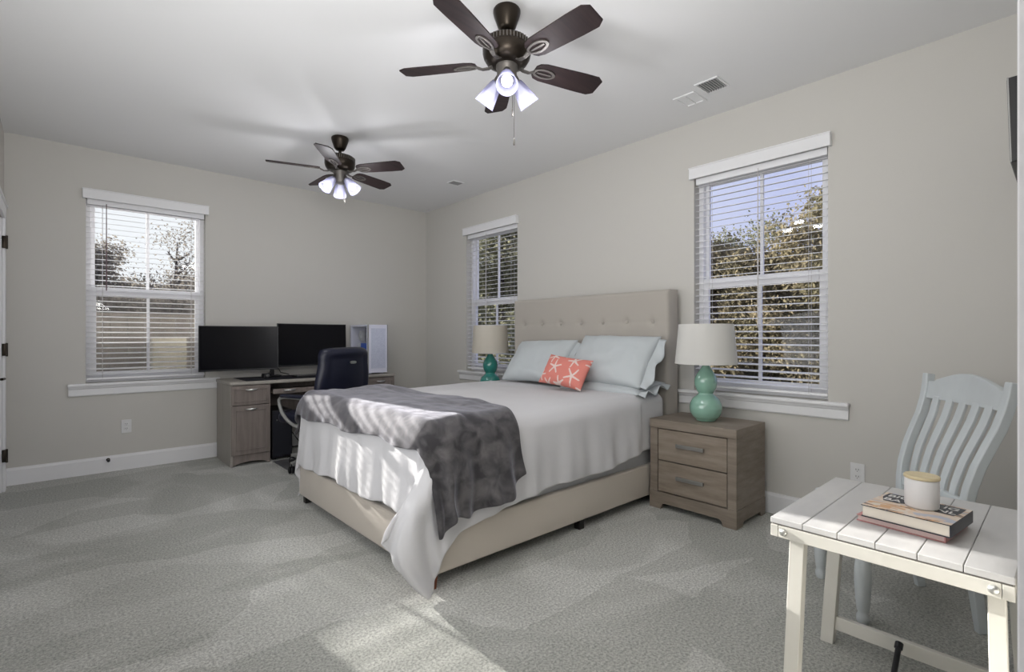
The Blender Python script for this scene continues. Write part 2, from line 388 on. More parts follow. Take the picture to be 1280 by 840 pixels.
# the jamb and casing the picture is taken beside
bm = B(); box(bm, 0.375, 0.45, 0.0005, 0.0183, 0, 2.12, 0.003); box(bm, 0.375, 0.394, -0.14, 0.0, 0, 2.12, 0.002)
box(bm, 0.375, 0.395, -0.12, 0.0183, 2.121, H - .001, 0.003)
struct('trim_1', bm, M['trim'])
def base_profile(t=0.014, h=0.135):
    return [(0, 0), (t, 0), (t, h - 0.02), (t * 0.55, h - 0.006), (t * 0.5, h), (0, h)]
bm = B(); prism(bm, [(YF - a, z) for a, z in base_profile()], 'x', XL, XR - 0.0005); struct('baseboard_far', bm, M['trim'])
bm = B(); prism(bm, [(XR - a, z) for a, z in base_profile()], 'y', 0.0, YF - 0.015); struct('baseboard_right', bm, M['trim'])
bm = B(); prism(bm, [(XL + a, z) for a, z in base_profile()], 'y', 0.0, 4.385); prism(bm, [(XL + a, z) for a, z in base_profile()], 'y', 5.385, YF - 0.015)
struct('baseboard_left', bm, M['trim'])
# door on the left wall
bm = B(); box(bm, XL - 0.06, XL - 0.015, 4.485, 5.285, 0.012, 2.035, 0.002)
for z0, z1 in ((0.2, 0.95), (1.12, 1.9)):
    for y0, y1 in ((4.60, 4.85), (4.93, 5.18)):
        box(bm, XL - 0.017, XL - 0.009, y0, y1, z0, z1, 0.003)
door = struct('door_1', bm, M['trim'])
bm = B()
for y0, y1 in ((4.39, 4.468), (5.302, 5.375)): box(bm, XL, XL + 0.019, y0, y1, 0, 2.04, 0.004)
box(bm, XL, XL + 0.021, 4.385, 5.38, 2.0405, 2.13, 0.004)
box(bm, XL, XL + 0.03, 4.37, 5.395, 2.13, 2.15, 0.004)
box(bm, XL - WT, XL, 4.47, 4.483, 0, 2.04); box(bm, XL - WT, XL, 5.287, 5.30, 0, 2.04)
struct('door_casing', bm, M['trim'], door)
for z in (0.27, 1.06, 1.86):
    bm = B(); lathe(bm, [(0.007, -0.05), (0.007, 0.05)], 12, (XL + 0.012 + 0.015, 5.294, z)); box(bm, XL + 0.002, XL + 0.024, 5.28, 5.312, z - .045, z + .045, 0.002)
    obj('door_hinge', bm, M['bronze'], door, 30)
bm = B(); lathe(bm, [(0.026, 0), (0.026, 0.008), (0.01, 0.012), (0.01, 0.05)], 20, mtx=Matrix.Translation((XL - 0.012, 4.56, 0.885)) @ Matrix.Rotation(PI / 2, 4, 'Y'))
tube(bm, [(XL + 0.045, 4.56, 0.885), (XL + 0.055, 4.60, 0.885), (XL + 0.052, 4.67, 0.882)], [0.009, 0.008, 0.006], 10)
obj('door_handle', bm, M['bronze'], door, 40)

# windows: local x to the right seen from inside, local y outwards, origin mid-width at floor
W = 0.87
def window(n, origin, rz, screen):
    e = bpy.data.objects.new('window_%d' % n, None); COL.objects.link(e); e.location = origin; e.rotation_euler = (0, 0, rz); e['kind'] = 'structure'
    h = W / 2
    bm = B()   # outer vinyl frame
    for x0, x1, z0, z1 in ((-h, -h + .035, WZ0, WZ1), (h - .035, h, WZ0, WZ1), (-h + .035, h - .035, WZ1 - .03, WZ1), (-h + .035, h - .035, WZ0, WZ0 + .045)):
        box(bm, x0, x1, 0.075, 0.145, z0, z1, 0.003)
    obj('window_frame', bm, M['vinyl'], e)
    for nm, z0, z1, y0, y1, st, rb in (('upper_sash', 1.545, WZ1 - .03, 0.112, 0.138, .028, .036), ('lower_sash', WZ0 + .045, 1.583, 0.082, 0.110, .036, .05)):
        bm = B(); a, b = -h + .035, h - .035
        box(bm, a, a + st, y0, y1, z0, z1, .002); box(bm, b - st, b, y0, y1, z0, z1, .002)
        if nm == 'upper_sash':
            box(bm, a + st, b - st, y0, y1, z0, z0 + .036, .002); box(bm, a + st, b - st, y0, y1, z1 - .02, z1, .002)
        else:
            box(bm, a + st, b - st, y0, y1, z0, z0 + .045, .002); box(bm, a + st, b - st, y0 - .008, y1, z1 - .07, z1, .003)
        box(bm, -.011, .011, (y0 + y1) / 2 - .009, (y0 + y1) / 2 + .009, z0 + .03, z1 - .02, .002)
        s = obj(nm, bm, M['vinyl'], e)
        bm = B(); box(bm, a + st * .5, b - st * .5, (y0 + y1) / 2 - .002, (y0 + y1) / 2 + .002, z0 + .02, z1 - .01)
        obj('pane', bm, M['glass'], s)
    bm = B(); box(bm, -h + .03, h - .03, 0.1415, 0.1425, WZ0 + .05, 1.555)
    if screen: obj('insect_screen', bm, M['screenmesh'], e)
    else: bm.free()
    bm = B()    # stool and apron
    box(bm, -h - .115, h + .115, -.048, -.001, .742, .765, .005); box(bm, -h, h, -.001, .075, .742, .7645)
    obj('window_sill', bm, M['trim'], e)
    bm = B(); prism(bm, [(-.002, .742), (-.030, .742), (-.026, .725), (-.018, .718), (-.018, .668), (-.012, .660), (-.002, .660)], 'x', -h - .11, h + .11)
    obj('sill_apron', bm, M['trim'], e)
    return e
def blind(origin, rz, label, wand_x, wand_mat, tilt):
    t = thing('window_blind', label, 'window blind', origin, rz, 'white slatted window blinds')
    h = W / 2
    bm = B(); box(bm, -h - .022, h + .022, -.04, -.024, 2.312, 2.392, .004); box(bm, -h - .022, -h - .006, -.03, -.001, 2.312, 2.392, .003); box(bm, h + .006, h + .022, -.03, -.001, 2.312, 2.392, .003)
    box(bm, -h - .024, h + .024, -.046, -.001, 2.386, 2.396, .003)
    obj('valance', bm, M['trim'], t)
    bm = B(); box(bm, -h + .008, h - .008, .012, .060, 2.275, 2.322, .002); obj('head_rail', bm, M['slat'], t)
    bm = B(); z = 2.262; ct, st = math.cos(tilt), math.sin(tilt)
    n = 0
    while z > 0.835:
        pts = []
        for k in range(5):
            u = -1 + 2 * k / 4
            pts.append((u * .0245, .0018 * (1 - u * u)))
        A = []
        for x in (-h + .006, h - .006):
            row = []
            for (y, c) in pts: row.append(bm.verts.new((x, .036 + y * ct - c * st, z + y * st + c * ct)))
            for (y, c) in reversed(pts): row.append(bm.verts.new((x, .036 + y * ct - (c - .0026) * st, z + y * st + (c - .0026) * ct)))
            A.append(row)
        m = len(A[0])
        for j in range(m): bm.faces.new((A[0][j], A[1][j], A[1][(j + 1) % m], A[0][(j + 1) % m]))
        bm.faces.new(A[0]); bm.faces.new(list(reversed(A[1])))
        z -= .0445; n += 1
    obj('slats', bm, M['slat'], t)
    bm = B(); box(bm, -h + .006, h - .006, .014, .058, .790, .808, .003); obj('bottom_rail', bm, M['slat'], t)
    bm = B()
    for x in (-h + .11, h - .11, ):
        for y in (.012, .060): tube(bm, [(x, y, 2.28), (x, y, 1.5), (x, y, .80)], .0012, 6)
    obj('ladder_cords', bm, M['cord'], t)
    bm = B(); tube(bm, [(wand_x, .004, 2.29), (wand_x, .003, 1.75), (wand_x, .004, 1.22 if wand_mat != 'wand' else 1.55)], [.003, .0045, .0045], 8)
    obj('tilt_wand', bm, M[wand_mat], t)
    return t
window(1, (0.595, YF, 0), 0, True)
window(2, (XR, 4.215, 0), -PI / 2, False)
window(3, (XR, 1.418, 0), -PI / 2, False)
blind((0.595, YF, 0), 0, 'open white slat blind with a dark wand, in the window beside the computer desk', -.30, 'wand', R(9))
blind((XR, 4.215, 0), -PI / 2, 'open white slat blind in the window behind the far lamp, between room corner and headboard', -.08, 'cord', R(9))
blind((XR, 1.418, 0), -PI / 2, 'open white slat blind in the large window above the nightstand with drawers', .02, 'cord', R(9))

# outlets and door stop
def outlet(loc, rz, label):
    t = thing('wall_outlet', label, 'outlet', loc, rz, 'white duplex outlets')
    bm = B(); box(bm, -.036, .036, -.006, -.0005, -.058, .058, .003); obj('cover_plate', bm, M['plate'], t)
    for s in (-1, 1):
        bm = B(); lathe(bm, [(.017, 0), (.016, .0025)], 20, mtx=Matrix.Translation((0, -.006, s * .02)) @ Matrix.Rotation(PI / 2, 4, 'X')); so = obj('socket', bm, M['plate'], t)
        bm = B()
        for x in (-.006, .006): box(bm, x - .0015, x + .0015, -.0095, -.0082, s * .02 - .002, s * .02 + .007)
        box(bm, -.002, .002, -.0095, -.0082, s * .02 - .010, s * .02 - .006)
        obj('slots', bm, M['slot'], so)
    return t
outlet((0.43, YF, 0.375), 0, 'white double outlet low on the wall under the window beside the desk')
outlet((XR, 0.83, 0.357), -PI / 2, 'white double outlet on the wall behind the white table and chair')
t = thing('door_stop', 'small black door stop stuck on the white baseboard under the window', 'door stop', (0.305, YF - .014, 0.105))
bm = B(); lathe(bm, [(.014, 0), (.014, .004), (.006, .006), (.006, .045)], 16, mtx=Matrix.Rotation(PI / 2, 4, 'X')); obj('stem', bm, M['bronze'], t, 40)
bm = B(); lathe(bm, [(.008, .045), (.011, .047), (.011, .058), (.008, .06)], 16, mtx=Matrix.Rotation(PI / 2, 4, 'X')); obj('rubber_tip', bm, M['black'], t, 40)

# ceiling vents
def vent(loc, lx, ly, label, m, rows, gap=.02):
    t = thing('ceiling_vent', label, 'vent', loc)
    bm = B()
    for x0, x1, y0, y1 in ((-lx, lx, -ly, -ly + gap), (-lx, lx, ly - gap, ly), (-lx, -lx + gap, -ly + gap, ly - gap), (lx - gap, lx, -ly + gap, ly - gap)):
        box(bm, x0, x1, y0, y1, -.008, -.0005, .002)
    obj('vent_frame', bm, M['ceiling'], t)
    bm = B()
    for i in range(rows):
        y = -ly + gap + (i + .5) * (2 * ly - 2 * gap) / rows
        box(bm, -lx + gap, lx - gap, y - .006, y + .002, -.009, -.002, 0, mtx=None)
    obj('louvers', bm, m, t)
    bm = B(); box(bm, -lx + gap, lx - gap, -ly + gap, ly - gap, -.002, -.0005); obj('duct_opening', bm, M['slot'] if m is M['vent'] else M['ceiling'], t)
    return t
vent((3.04, 1.50, H), .085, .075, 'grey louvered ceiling vent above the large window and nightstand', M['vent'], 8, .012)
vent((3.12, 1.69, H), .09, .075, 'faint white flush plate on the ceiling beside the grey vent', M['ceiling'], 1)
vent((3.02, 4.22, H), .07, .06, 'small grey ceiling vent above the far corner window', M['vent'], 6, .012)

# ================================================================== BED
ZT = 0.755
XF, YNR, YFR = 1.235, 1.94, 3.59       # foot face, near face, far face of the frame
bed = thing('bed', 'queen bed frame upholstered in beige grey fabric with tall buttoned headboard', 'bed', (2.3, 2.77, 0))
def bl(bm): bmesh.ops.translate(bm, verts=bm.verts, vec=(-2.3, -2.77, 0)); return bm
bm = B()
box(bm, XF, XF + .05, YNR, YFR, .062, .272, .012, 3); obj('foot_rail', bl(bm), M['uph_rail'], bed, 40)
for y0, y1 in ((YNR, YNR + .045), (YFR - .045, YFR)):
    bm = B(); box(bm, XF + .051, 3.285, y0, y1, .062, .272, .012, 3); obj('side_rail', bl(bm), M['uph_rail'], bed, 40)
bm = B()
for i in range(11): box(bm, XF + .12 + i * .19, XF + .20 + i * .19, YNR + .05, YFR - .05, .20, .218)
box(bm, XF + .06, 3.28, 2.72, 2.80, .16, .199)
obj('slat_base', bl(bm), M['ns'], bed)
for x, y in ((XF + .03, YNR + .03), ):
    bm = B(); prism(bm, [(x - .028, .062), (x + .028, .062), (x + .02, 0), (x - .012, 0)], 'y', y - .024, y + .024); obj('leg', bl(bm), M['brown_leg'], bed)
for x, y in ((XF + .05, YFR - .03), (2.33, YNR + .04), (2.33, YFR - .05), (2.33, 2.76), (3.2, YNR + .04), (3.2, YFR - .04)):
    bm = B(); box(bm, x - .022, x + .022, y - .022, y + .022, 0, .07, .003); obj('leg', bl(bm), M['black_leg'], bed)
# headboard with dimples
HX0, HX1, HY0, HY1, HZ0, HZ1 = 3.29, 3.42, 1.952, 3.628, .06, 1.505
btn = [(HY0 + .14 + .2325 * k, z) for z in (1.27, 1.03) for k in range(7)]
bm = B(); ny, nz = 140, 110; grid = []
for i in range(ny + 1):
    row = []
    for j in range(nz + 1):
        y = HY0 + (HY1 - HY0) * i / ny; z = HZ0 + (HZ1 - HZ0) * j / nz
        ed = min(y - HY0, HY1 - y, HZ1 - z)
        x = HX0 + (0.018 * (1 - min(1, ed / .022)) ** 2)
        for (by, bz) in btn:
            d2 = (y - by) ** 2 + (z - bz) ** 2
            if d2 < .03: x += .016 * math.exp(-d2 / .0009) + .006 * math.exp(-d2 / .008)
        x += .0025 * math.exp(-((z - 1.27) / .006) ** 2) + .0025 * math.exp(-((z - 1.03) / .006) ** 2)
        row.append(bm.verts.new((x, y, z)))
    grid.append(row)
for i in range(ny):
    for j in range(nz): bm.faces.new((grid[i][j], grid[i + 1][j], grid[i + 1][j + 1], grid[i][j + 1]))
loop = [grid[i][0] for i in range(ny + 1)] + [grid[ny][j] for j in range(1, nz + 1)] + [grid[i][nz] for i in range(ny - 1, -1, -1)] + [grid[0][j] for j in range(nz - 1, 0, -1)]
back = [bm.verts.new((HX1, v.co.y, v.co.z)) for v in loop]
k = len(loop)
for i in range(k): bm.faces.new((loop[i], back[i], back[(i + 1) % k], loop[(i + 1) % k]))
bm.faces.new(back)
hb = obj('headboard', bl(bm), M['uph'], bed, 50)
for (by, bz) in btn:
    bm = B(); lathe(bm, [(.002, 0), (.010, .001), (.013, .004), (.013, .006)], 14, mtx=Matrix.Translation((HX0 + .012, by, bz)) @ Matrix.Rotation(PI / 2, 4, 'Y'))
    obj('tufting_button', bl(bm), M['uph'], hb, True)
for y in (HY0 + .05, HY1 - .05):
    bm = B(); box(bm, 3.33, 3.39, y - .03, y + .03, 0, .06); obj('leg', bl(bm), M['black_leg'], bed)
# mattress
bm = B(); box(bm, 1.275, 3.275, 1.985, 3.545, .222, .445, .03, 3); mb = obj('box_spring', bm, M['mattress'], None, 40); tag(mb, 'pale grey box spring sunk in the upholstered bed frame', 'box spring')
bm = B(); box(bm, 1.285, 3.275, 1.995, 3.535, .447, .715, .06, 4); mm = obj('mattress', bm, M['mattress'], None, 40); tag(mm, 'white mattress under the white comforter', 'mattress')

def drape(xu, yu, Rr, zt, off=0.0, wave=0.02, seed=0.0, flare=0.05, cornerx=0.0, cw=.035, wo=0.0, xf=1.225, yn=1.925, yf=3.605, wk=20.0):
    """unrolled cloth point -> draped point over the bed's foot and sides"""
    Rr = Rr + off
    xe = xf - off + Rr; yne = yn - off + Rr; yfe = yf + off - Rr
    a = max(0, xe - xu); side = 0; b = 0
    if yu < yne: b = yne - yu; side = -1
    elif yu > yfe: b = yu - yfe; side = 1
    r = math.hypot(a, b)
    zz = zt + off
    nz = noise.noise(Vector((xu * 2.2 + seed, yu * 2.2, seed))) * .012 + noise.noise(Vector((xu * 7 + seed, yu * 6, 3 + seed))) * .004
    if r < 1e-6:
        return Vector((xu, yu, zz + nz))
    dx, dy = -a / r, side * b / r
    q = PI * Rr / 2
    if r < q: h = Rr * math.sin(r / Rr); d = Rr * (1 - math.cos(r / Rr))
    else: h = Rr + flare * (r - q); d = Rr + (r - q) * math.sqrt(1 - flare * flare)
    corner = min(a, b) / max(a, b, 1e-6) if side < 0 or side > 0 else 0
    tt = (min(yu, 9) if a > b else xu)
    f = min(1, max(0, (d - Rr * .6) / .35))
    ang = math.atan2(b, a)
    w = wave * f * (math.sin(tt * wk + seed) * .6 + math.sin(tt * wk * 2.3 + 1.3 + seed) * .3 + noise.noise(Vector((xu * 6, yu * 6, seed))) * .8)
    if side != 0 and a > 0: w += cw * (1 if side < 0 else 0) * f * math.sin(ang * 6 + seed) * min(1, corner * 2)
    w += wo * f
    h += w * (1 if d > Rr * .6 else 0) 
    x = xe + dx * h if a > 0 else xu
    if side < 0: y = yne + dy * h
    elif side > 0: y = yfe + dy * h
    else: y = yu
    if cornerx and side < 0 and a > 0:
        k = min(1, b / .24); k = k * k * (3 - 2 * k)
        x -= cornerx * a * k * max(0, math.sin(min(PI, max(0, PI * (d - .12) / .68)))) ** 1.1
    z = zz - d + nz * (1 - f)
    return Vector((x, y, z))
def cloth(name, m, corners, nu, nv, thick, fn, zmin=0.012, edgewave=None):
    bm = B(); g = []
    (c00, c10, c11, c01) = corners
    for i in range(nu + 1):
        row = []
        for j in range(nv + 1):
            u, v = i / nu, j / nv
            x = (1 - u) * (1 - v) * c00[0] + u * (1 - v) * c10[0] + u * v * c11[0] + (1 - u) * v * c01[0]
            y = (1 - u) * (1 - v) * c00[1] + u * (1 - v) * c10[1] + u * v * c11[1] + (1 - u) * v * c01[1]
            if edgewave: x, y = edgewave(u, v, x, y)
            p = fn(x, y)
            if p.z < zmin: p.z = zmin + .002 * math.sin(x * 60)
            row.append(bm.verts.new(p))
        g.append(row)
    for i in range(nu):
        for j in range(nv): bm.faces.new((g[i][j], g[i + 1][j], g[i + 1][j + 1], g[i][j + 1]))
    o = obj(name, bm, m, None, True)
    s = o.modifiers.new('thickness', 'SOLIDIFY'); s.thickness = thick; s.offset = -1
    ss = o.modifiers.new('smooth', 'SUBSURF'); ss.levels = 1; ss.render_levels = 1
    return o
def comf(x, y):
    p = drape(x, y, .10, ZT, 0, .016, 1.7, .05, .42)
    if p.x > 2.92: p.y = min(max(p.y, 1.938), 3.592)
    return p
def comf_edge(u, v, x, y):
    # hem: shorter over the foot, longer at the near foot corner
    return x + .012 * math.sin(y * 9) * (1 - u) ** 6, y + (.012 * math.sin(x * 7) - .20 * math.exp(-((x - 1.08) / .26) ** 2)) * ((1 - v) ** 6)
com = cloth('comforter', M['bedding'], [(0.83, 1.46), (3.20, 1.59), (3.20, 4.05), (0.79, 4.05)], 130, 130, .012, comf, .014, comf_edge)
tag(com, 'plain white comforter spread over the bed and hanging to the carpet at its foot corner', 'comforter')
def blk(x, y):
    p = drape(x, y, .10, ZT, .022, .05, 4.1, .08, .10, cw=0.0, wo=.036, wk=22)
    top = max(0, min(1, (p.z - ZT + .02) / .03))
    rid = noise.noise(Vector((x * 9, y * 2.2, 8.3))) * .014 + noise.noise(Vector((x * 20, y * 7, 2.3))) * .004
    edge = max(0, 1 - abs(x - 1.78) / .12)
    p.z += top * (abs(rid) + .02 * edge * (0.5 + .5 * math.sin(y * 6)))
    return p
def blk_edge(u, v, x, y):
    return x + .02 * math.sin(y * 5 + 1) * u ** 4 + .01 * math.sin(y * 11) * (1 - u) ** 6, y - (.05 * math.exp(-((u - .66) / .22) ** 2) + .02 * math.sin(u * 17)) * (1 - v) ** 4
bk = cloth('throw_blanket', M['blanket'], [(1.13, 1.46), (1.77, 1.62), (1.90, 3.86), (1.09, 3.80)], 90, 130, .010, blk, .03, blk_edge)
tag(bk, 'charcoal grey plush throw blanket lying across the foot of the bed', 'blanket')

# pillows
def pillow_bm(w, h, t, nu=44, nv=30, pinch=.10, seed=0.0, crease=.006, flange=0.0):
    """in local x (width) and z (height), thickness along y; origin at bottom middle"""
    bm = B(); grids = []
    for sgn in (1, -1):
        g = []
        for i in range(nu + 1):
            row = []
            for j in range(nv + 1):
                u, v = -1 + 2 * i / nu, -1 + 2 * j / nv
                k = (1 - abs(u) ** 3.2) * (1 - abs(v) ** 3.2)
                th = t / 2 * max(0, k) ** .55
                x = w / 2 * u * (1 - pinch * .55 * (1 - abs(u)) * 0 - pinch * .5 * (1 - v * v) * abs(u) ** 3)
                z = h / 2 * v * (1 - pinch * (1 - u * u) * abs(v) ** 3 * .8)
                n = noise.noise(Vector((u * 2.2 + seed, v * 2.2, seed))) * crease * 2 + noise.noise(Vector((u * 6 + seed, v * 3, seed + 5))) * crease
                y = sgn * (th + n * min(1, k * 3))
                row.append((x, y, z + h / 2))
            g.append(row)
        grids.append(g)
    V = [[[None] * (nv + 1) for _ in range(nu + 1)] for _ in range(2)]
    for s in range(2):
        for i in range(nu + 1):
            for j in range(nv + 1):
                if s == 1 and (i in (0, nu) or j in (0, nv)): V[1][i][j] = V[0][i][j]
                else: V[s][i][j] = bm.verts.new(grids[s][i][j])
    for s in range(2):
        for i in range(nu):
            for j in range(nv): bm.faces.new((V[s][i][j], V[s][i + 1][j], V[s][i + 1][j + 1], V[s][i][j + 1]))
    return bm
def place(o, loc, rz, lean, roll=0.0):
    o.matrix_world = Matrix.Translation(loc) @ Matrix.Rotation(rz, 4, 'Z') @ Matrix.Rotation(lean, 4, 'X') @ Matrix.Rotation(roll, 4, 'Y')
def bed_pillow(name, loc, rz, lean, roll, label, seed, w=.70, h=.46, t=.17, flange=True):
    o = obj(name, pillow_bm(w, h, t, seed=seed), M['pillow'], None, True)
    place(o, loc, rz, lean, roll); tag(o, label, 'pillow', 'pale blue bed pillows')
    if flange:
        bm = B(); g = []
        for i in range(9):
            row = []
            for j in range(25):
                u = i / 8; v = j / 24
                z = .02 + (h - .04) * v
                row.append(bm.verts.new((w / 2 - .022 + .085 * u, (.006 + .014 * u) * math.sin(v * 13 + seed) * (.3 + u) , z - .03 * u * (1 - .2 * v) + .004 * math.sin(v * 19) * u)))
            g.append(row)
        for i in range(8):
            for j in range(24): bm.faces.new((g[i][j], g[i + 1][j], g[i + 1][j + 1], g[i][j + 1]))
        f = obj('pillowcase_hem', bm, M['pillow'], o, True)
        s = f.modifiers.new('thickness', 'SOLIDIFY'); s.thickness = .004
    return o
# local x -> world -Y (towards the viewer's right), local +y -> world +X (back side leans on the headboard)
bed_pillow('bed_pillow', (2.95, 3.07, .775), -PI / 2, R(-38), R(-2), 'pale blue pillow leaning on the headboard near the far lamp', 2.0, w=.68, h=.44)
bed_pillow('bed_pillow', (2.97, 2.335, .80), -PI / 2, R(-36), R(1), 'pale blue pillow leaning on the headboard near the nightstand with drawers', 5.0, w=.72, h=.45)
lp = bed_pillow('bed_pillow', (2.915, 2.32, .758), -PI / 2, R(-80), 0, 'flat pale blue pillow lying under the leaning pillow nearest the nightstand', 9.0, w=.72, h=.36, t=.10)
# coral pillow with starfish
bm = pillow_bm(.42, .25, .11, 150, 90, .12, 3.0, .003)
bm.faces.ensure_lookup_table()
stars = [(-.125, .225, .060, .3), (-.07, .135, .062, .9), (.085, .205, .060, .55), (.115, .085, .070, .25), (-.185, .06, .05, 1.1), (.01, .015, .055, .7), (-.10, .0, .05, .2), (.22, .20, .04, .5), (-.02, .27, .045, .2), (-.225, .16, .04, .2), (.215, -.0, .05, .9)]
for f in bm.faces:
    c = f.calc_center_median()
    for (sx, sz, sr, sa) in stars:
        dx, dz = c.x - sx, c.z - sz; d = math.hypot(dx, dz)
        if d < sr:
            an = (math.atan2(dz, dx) + sa) % (2 * PI / 5); an = min(an, 2 * PI / 5 - an)
            if d * math.sin(an) < .0085 * (1 - .45 * d / sr) + (.006 if d < .012 else 0): f.material_index = 1
cp = obj('throw_pillow', bm, [M['coral'], M['starfish']], None, True)
place(cp, (2.76, 2.545, .785), -PI / 2 + R(4), R(-30), R(6)); tag(cp, 'small coral throw pillow printed with white starfish, leaning on the pale blue pillows', 'pillow')

# ================================================================== NIGHTSTANDS, LAMPS
def nightstand(loc, label):
    t = thing('nightstand', label, 'nightstand', loc, 0, 'grey brown two-drawer nightstands')
    d, w, h = .21, .295, .60      # half depth (x), half width (y)
    bm = B(); box(bm, -d - .004, d, -w - .002, w + .002, h - .058, h, .003); obj('top_panel', bm, M['ns'], t)
    for s in (-1, 1):
        bm = B(); y0, y1 = (-w, -w + .055) if s < 0 else (w - .055, w)
        box(bm, -d, d, y0, y1, .112, h - .0585, .002); obj('side_panel', bm, M['ns'], t)
    bm = B(); box(bm, -d + .03, d, -w + .0555, w - .0555, .115, h - .0585); obj('carcass', bm, M['slot'], t)
    bm = B()
    y = w + .002
    prism(bm, [(-y, 0), (-y + .085, 0), (-y + .09, .028), (-y + .11, .040), (y - .11, .040), (y - .09, .028), (y - .085, 0), (y, 0), (y, .1115), (-y, .1115)], 'x', -d - .004, -d + .02)
    for s in (-1, 1):
        a, b = (-y, -y + .02) if s < 0 else (y - .02, y)
        prism(bm, [(-d + .0205, 0), (-d + .08, 0), (-d + .1, .03), (d - .08, .03), (d - .06, 0), (d, 0), (d, .1115), (-d + .0205, .1115)], 'y', a, b)
    box(bm, d - .02, d, -y + .021, y - .021, .03, .1115)
    obj('plinth', bm, M['ns'], t)
    for z0, z1 in ((.118, .322), (.330, .536)):
        bm = B(); box(bm, -d + .004, -d + .029, -w + .060, w - .060, z0, z1, .002); dr = obj('drawer', bm, M['ns_front'], t)
        zc = (z0 + z1) / 2 + .01
        bm = B(); box(bm, -d - .022, -d - .012, -.095, .095, zc - .012, zc + .012, .003)
        for s in (-1, 1): box(bm, -d - .012, -d + .004, s * .08 - .008, s * .08 + .008, zc - .007, zc + .007, .001)
        obj('handle', bm, M['handle'], dr)
    return t
ns = nightstand((3.215, 1.625, 0), 'grey brown wood nightstand with two drawers beside the bed, under the large window')
dup(ns, (3.22, 3.955, 0), 0, 'grey brown wood nightstand hidden beyond the bed, carrying the teal lamp')
def lamp(loc, label, glaze, s=1.0, sr=(.196, .172)):
    t = thing('table_lamp', label, 'lamp', loc, 0, 'green gourd table lamps')
    prof = [(.05, 0), (.062, .004), (.066, .012), (.085, .03), (.099, .058), (.103, .088), (.098, .118), (.083, .148), (.060, .168), (.048, .178), (.047, .186), (.058, .202), (.068, .228), (.072, .255), (.070, .28), (.060, .305), (.044, .330), (.031, .350), (.025, .362), (.020, .366)]
    pp = []
    for i in range(len(prof) - 1):
        for k in range(3):
            f = k / 3; pp.append((prof[i][0] * (1 - f) + prof[i + 1][0] * f, prof[i][1] * (1 - f) + prof[i + 1][1] * f))
    pp.append(prof[-1])
    bm = B(); lathe(bm, [(r * s, z * s) for r, z in pp], 48); obj('gourd_base', bm, glaze, t, 60)
    bm = B(); lathe(bm, [(.017, .366 * s), (.017, .385 * s), (.006, .39 * s), (.006, .60 * s)], 16); obj('neck', bm, M['chrome'], t, 40)
    bm = B(); z0, z1 = .378 * s, .64 * s
    n = 56; rr = []
    for r, z in ((sr[0], z0), (sr[1], z1), (sr[1] - .003, z1), (sr[0] - .003, z0)):
        rr.append([bm.verts.new((r * math.cos(2 * PI * i / n), r * math.sin(2 * PI * i / n), z)) for i in range(n)])
    for k in range(4):
        for i in range(n): bm.faces.new((rr[k][i], rr[k][(i + 1) % n], rr[(k + 1) % 4][(i + 1) % n], rr[(k + 1) % 4][i]))
    obj('lamp_shade', bm, M['shade_white'] if s == 1.0 else M['shade'], t, 60)
    bm = B(); tube(bm, [((sr[1] - .002) * math.cos(a), (sr[1] - .002) * math.sin(a), .61 * s) for a in (0, PI)], .002, 6); tube(bm, [((sr[1] - .002) * math.cos(a), (sr[1] - .002) * math.sin(a), .61 * s) for a in (PI / 2, -PI / 2)], .002, 6)
    obj('harp', bm, M['chrome'], t)
    return t
lamp((3.183, 1.612, .60), 'pale green double gourd table lamp with white shade, on the nightstand with drawers', M['lampglaze'])
lamp((3.22, 3.90, .60), 'teal double gourd table lamp with cream shade, beyond the bed by the corner window', M['lampglaze2'], 1.04, (.185, .17))

# ================================================================== CEILING FANS
def glass_shade(t, ang, R0=.052, z0=-.335, tilt=R(40)):
    mt = Matrix.Translation((R0 * math.cos(ang), R0 * math.sin(ang), z0)) @ Matrix.Rotation(ang, 4, 'Z') @ Matrix.Rotation(PI - tilt, 4, 'Y')
    bm = B(); lathe(bm, [(.016, -.035), (.020, -.03), (.020, 0), (.024, .006)], 20, mtx=mt); f = obj('shade_fitter', bm, M['bronze_soft'], t, 40)
    prof = [(.024, .004), (.030, .02), (.037, .05), (.044, .085), (.050, .118), (.052, .124), (.0495, .124), (.0475, .118), (.0415, .085), (.0345, .05), (.0275, .02), (.022, .006)]
    bm = B(); lathe(bm, prof, 32, mtx=mt, cap=False); obj('glass_shade', bm, M['frost'], t, True)
    bm = B(); lathe(bm, [(.010, .01), (.013, .03), (.022, .055), (.0275, .075), (.026, .09), (.017, .103), (.004, .108)], 20, mtx=mt); obj('light_bulb', bm, M['bulb'], t, True)
    return mt @ Vector((0, 0, .165))
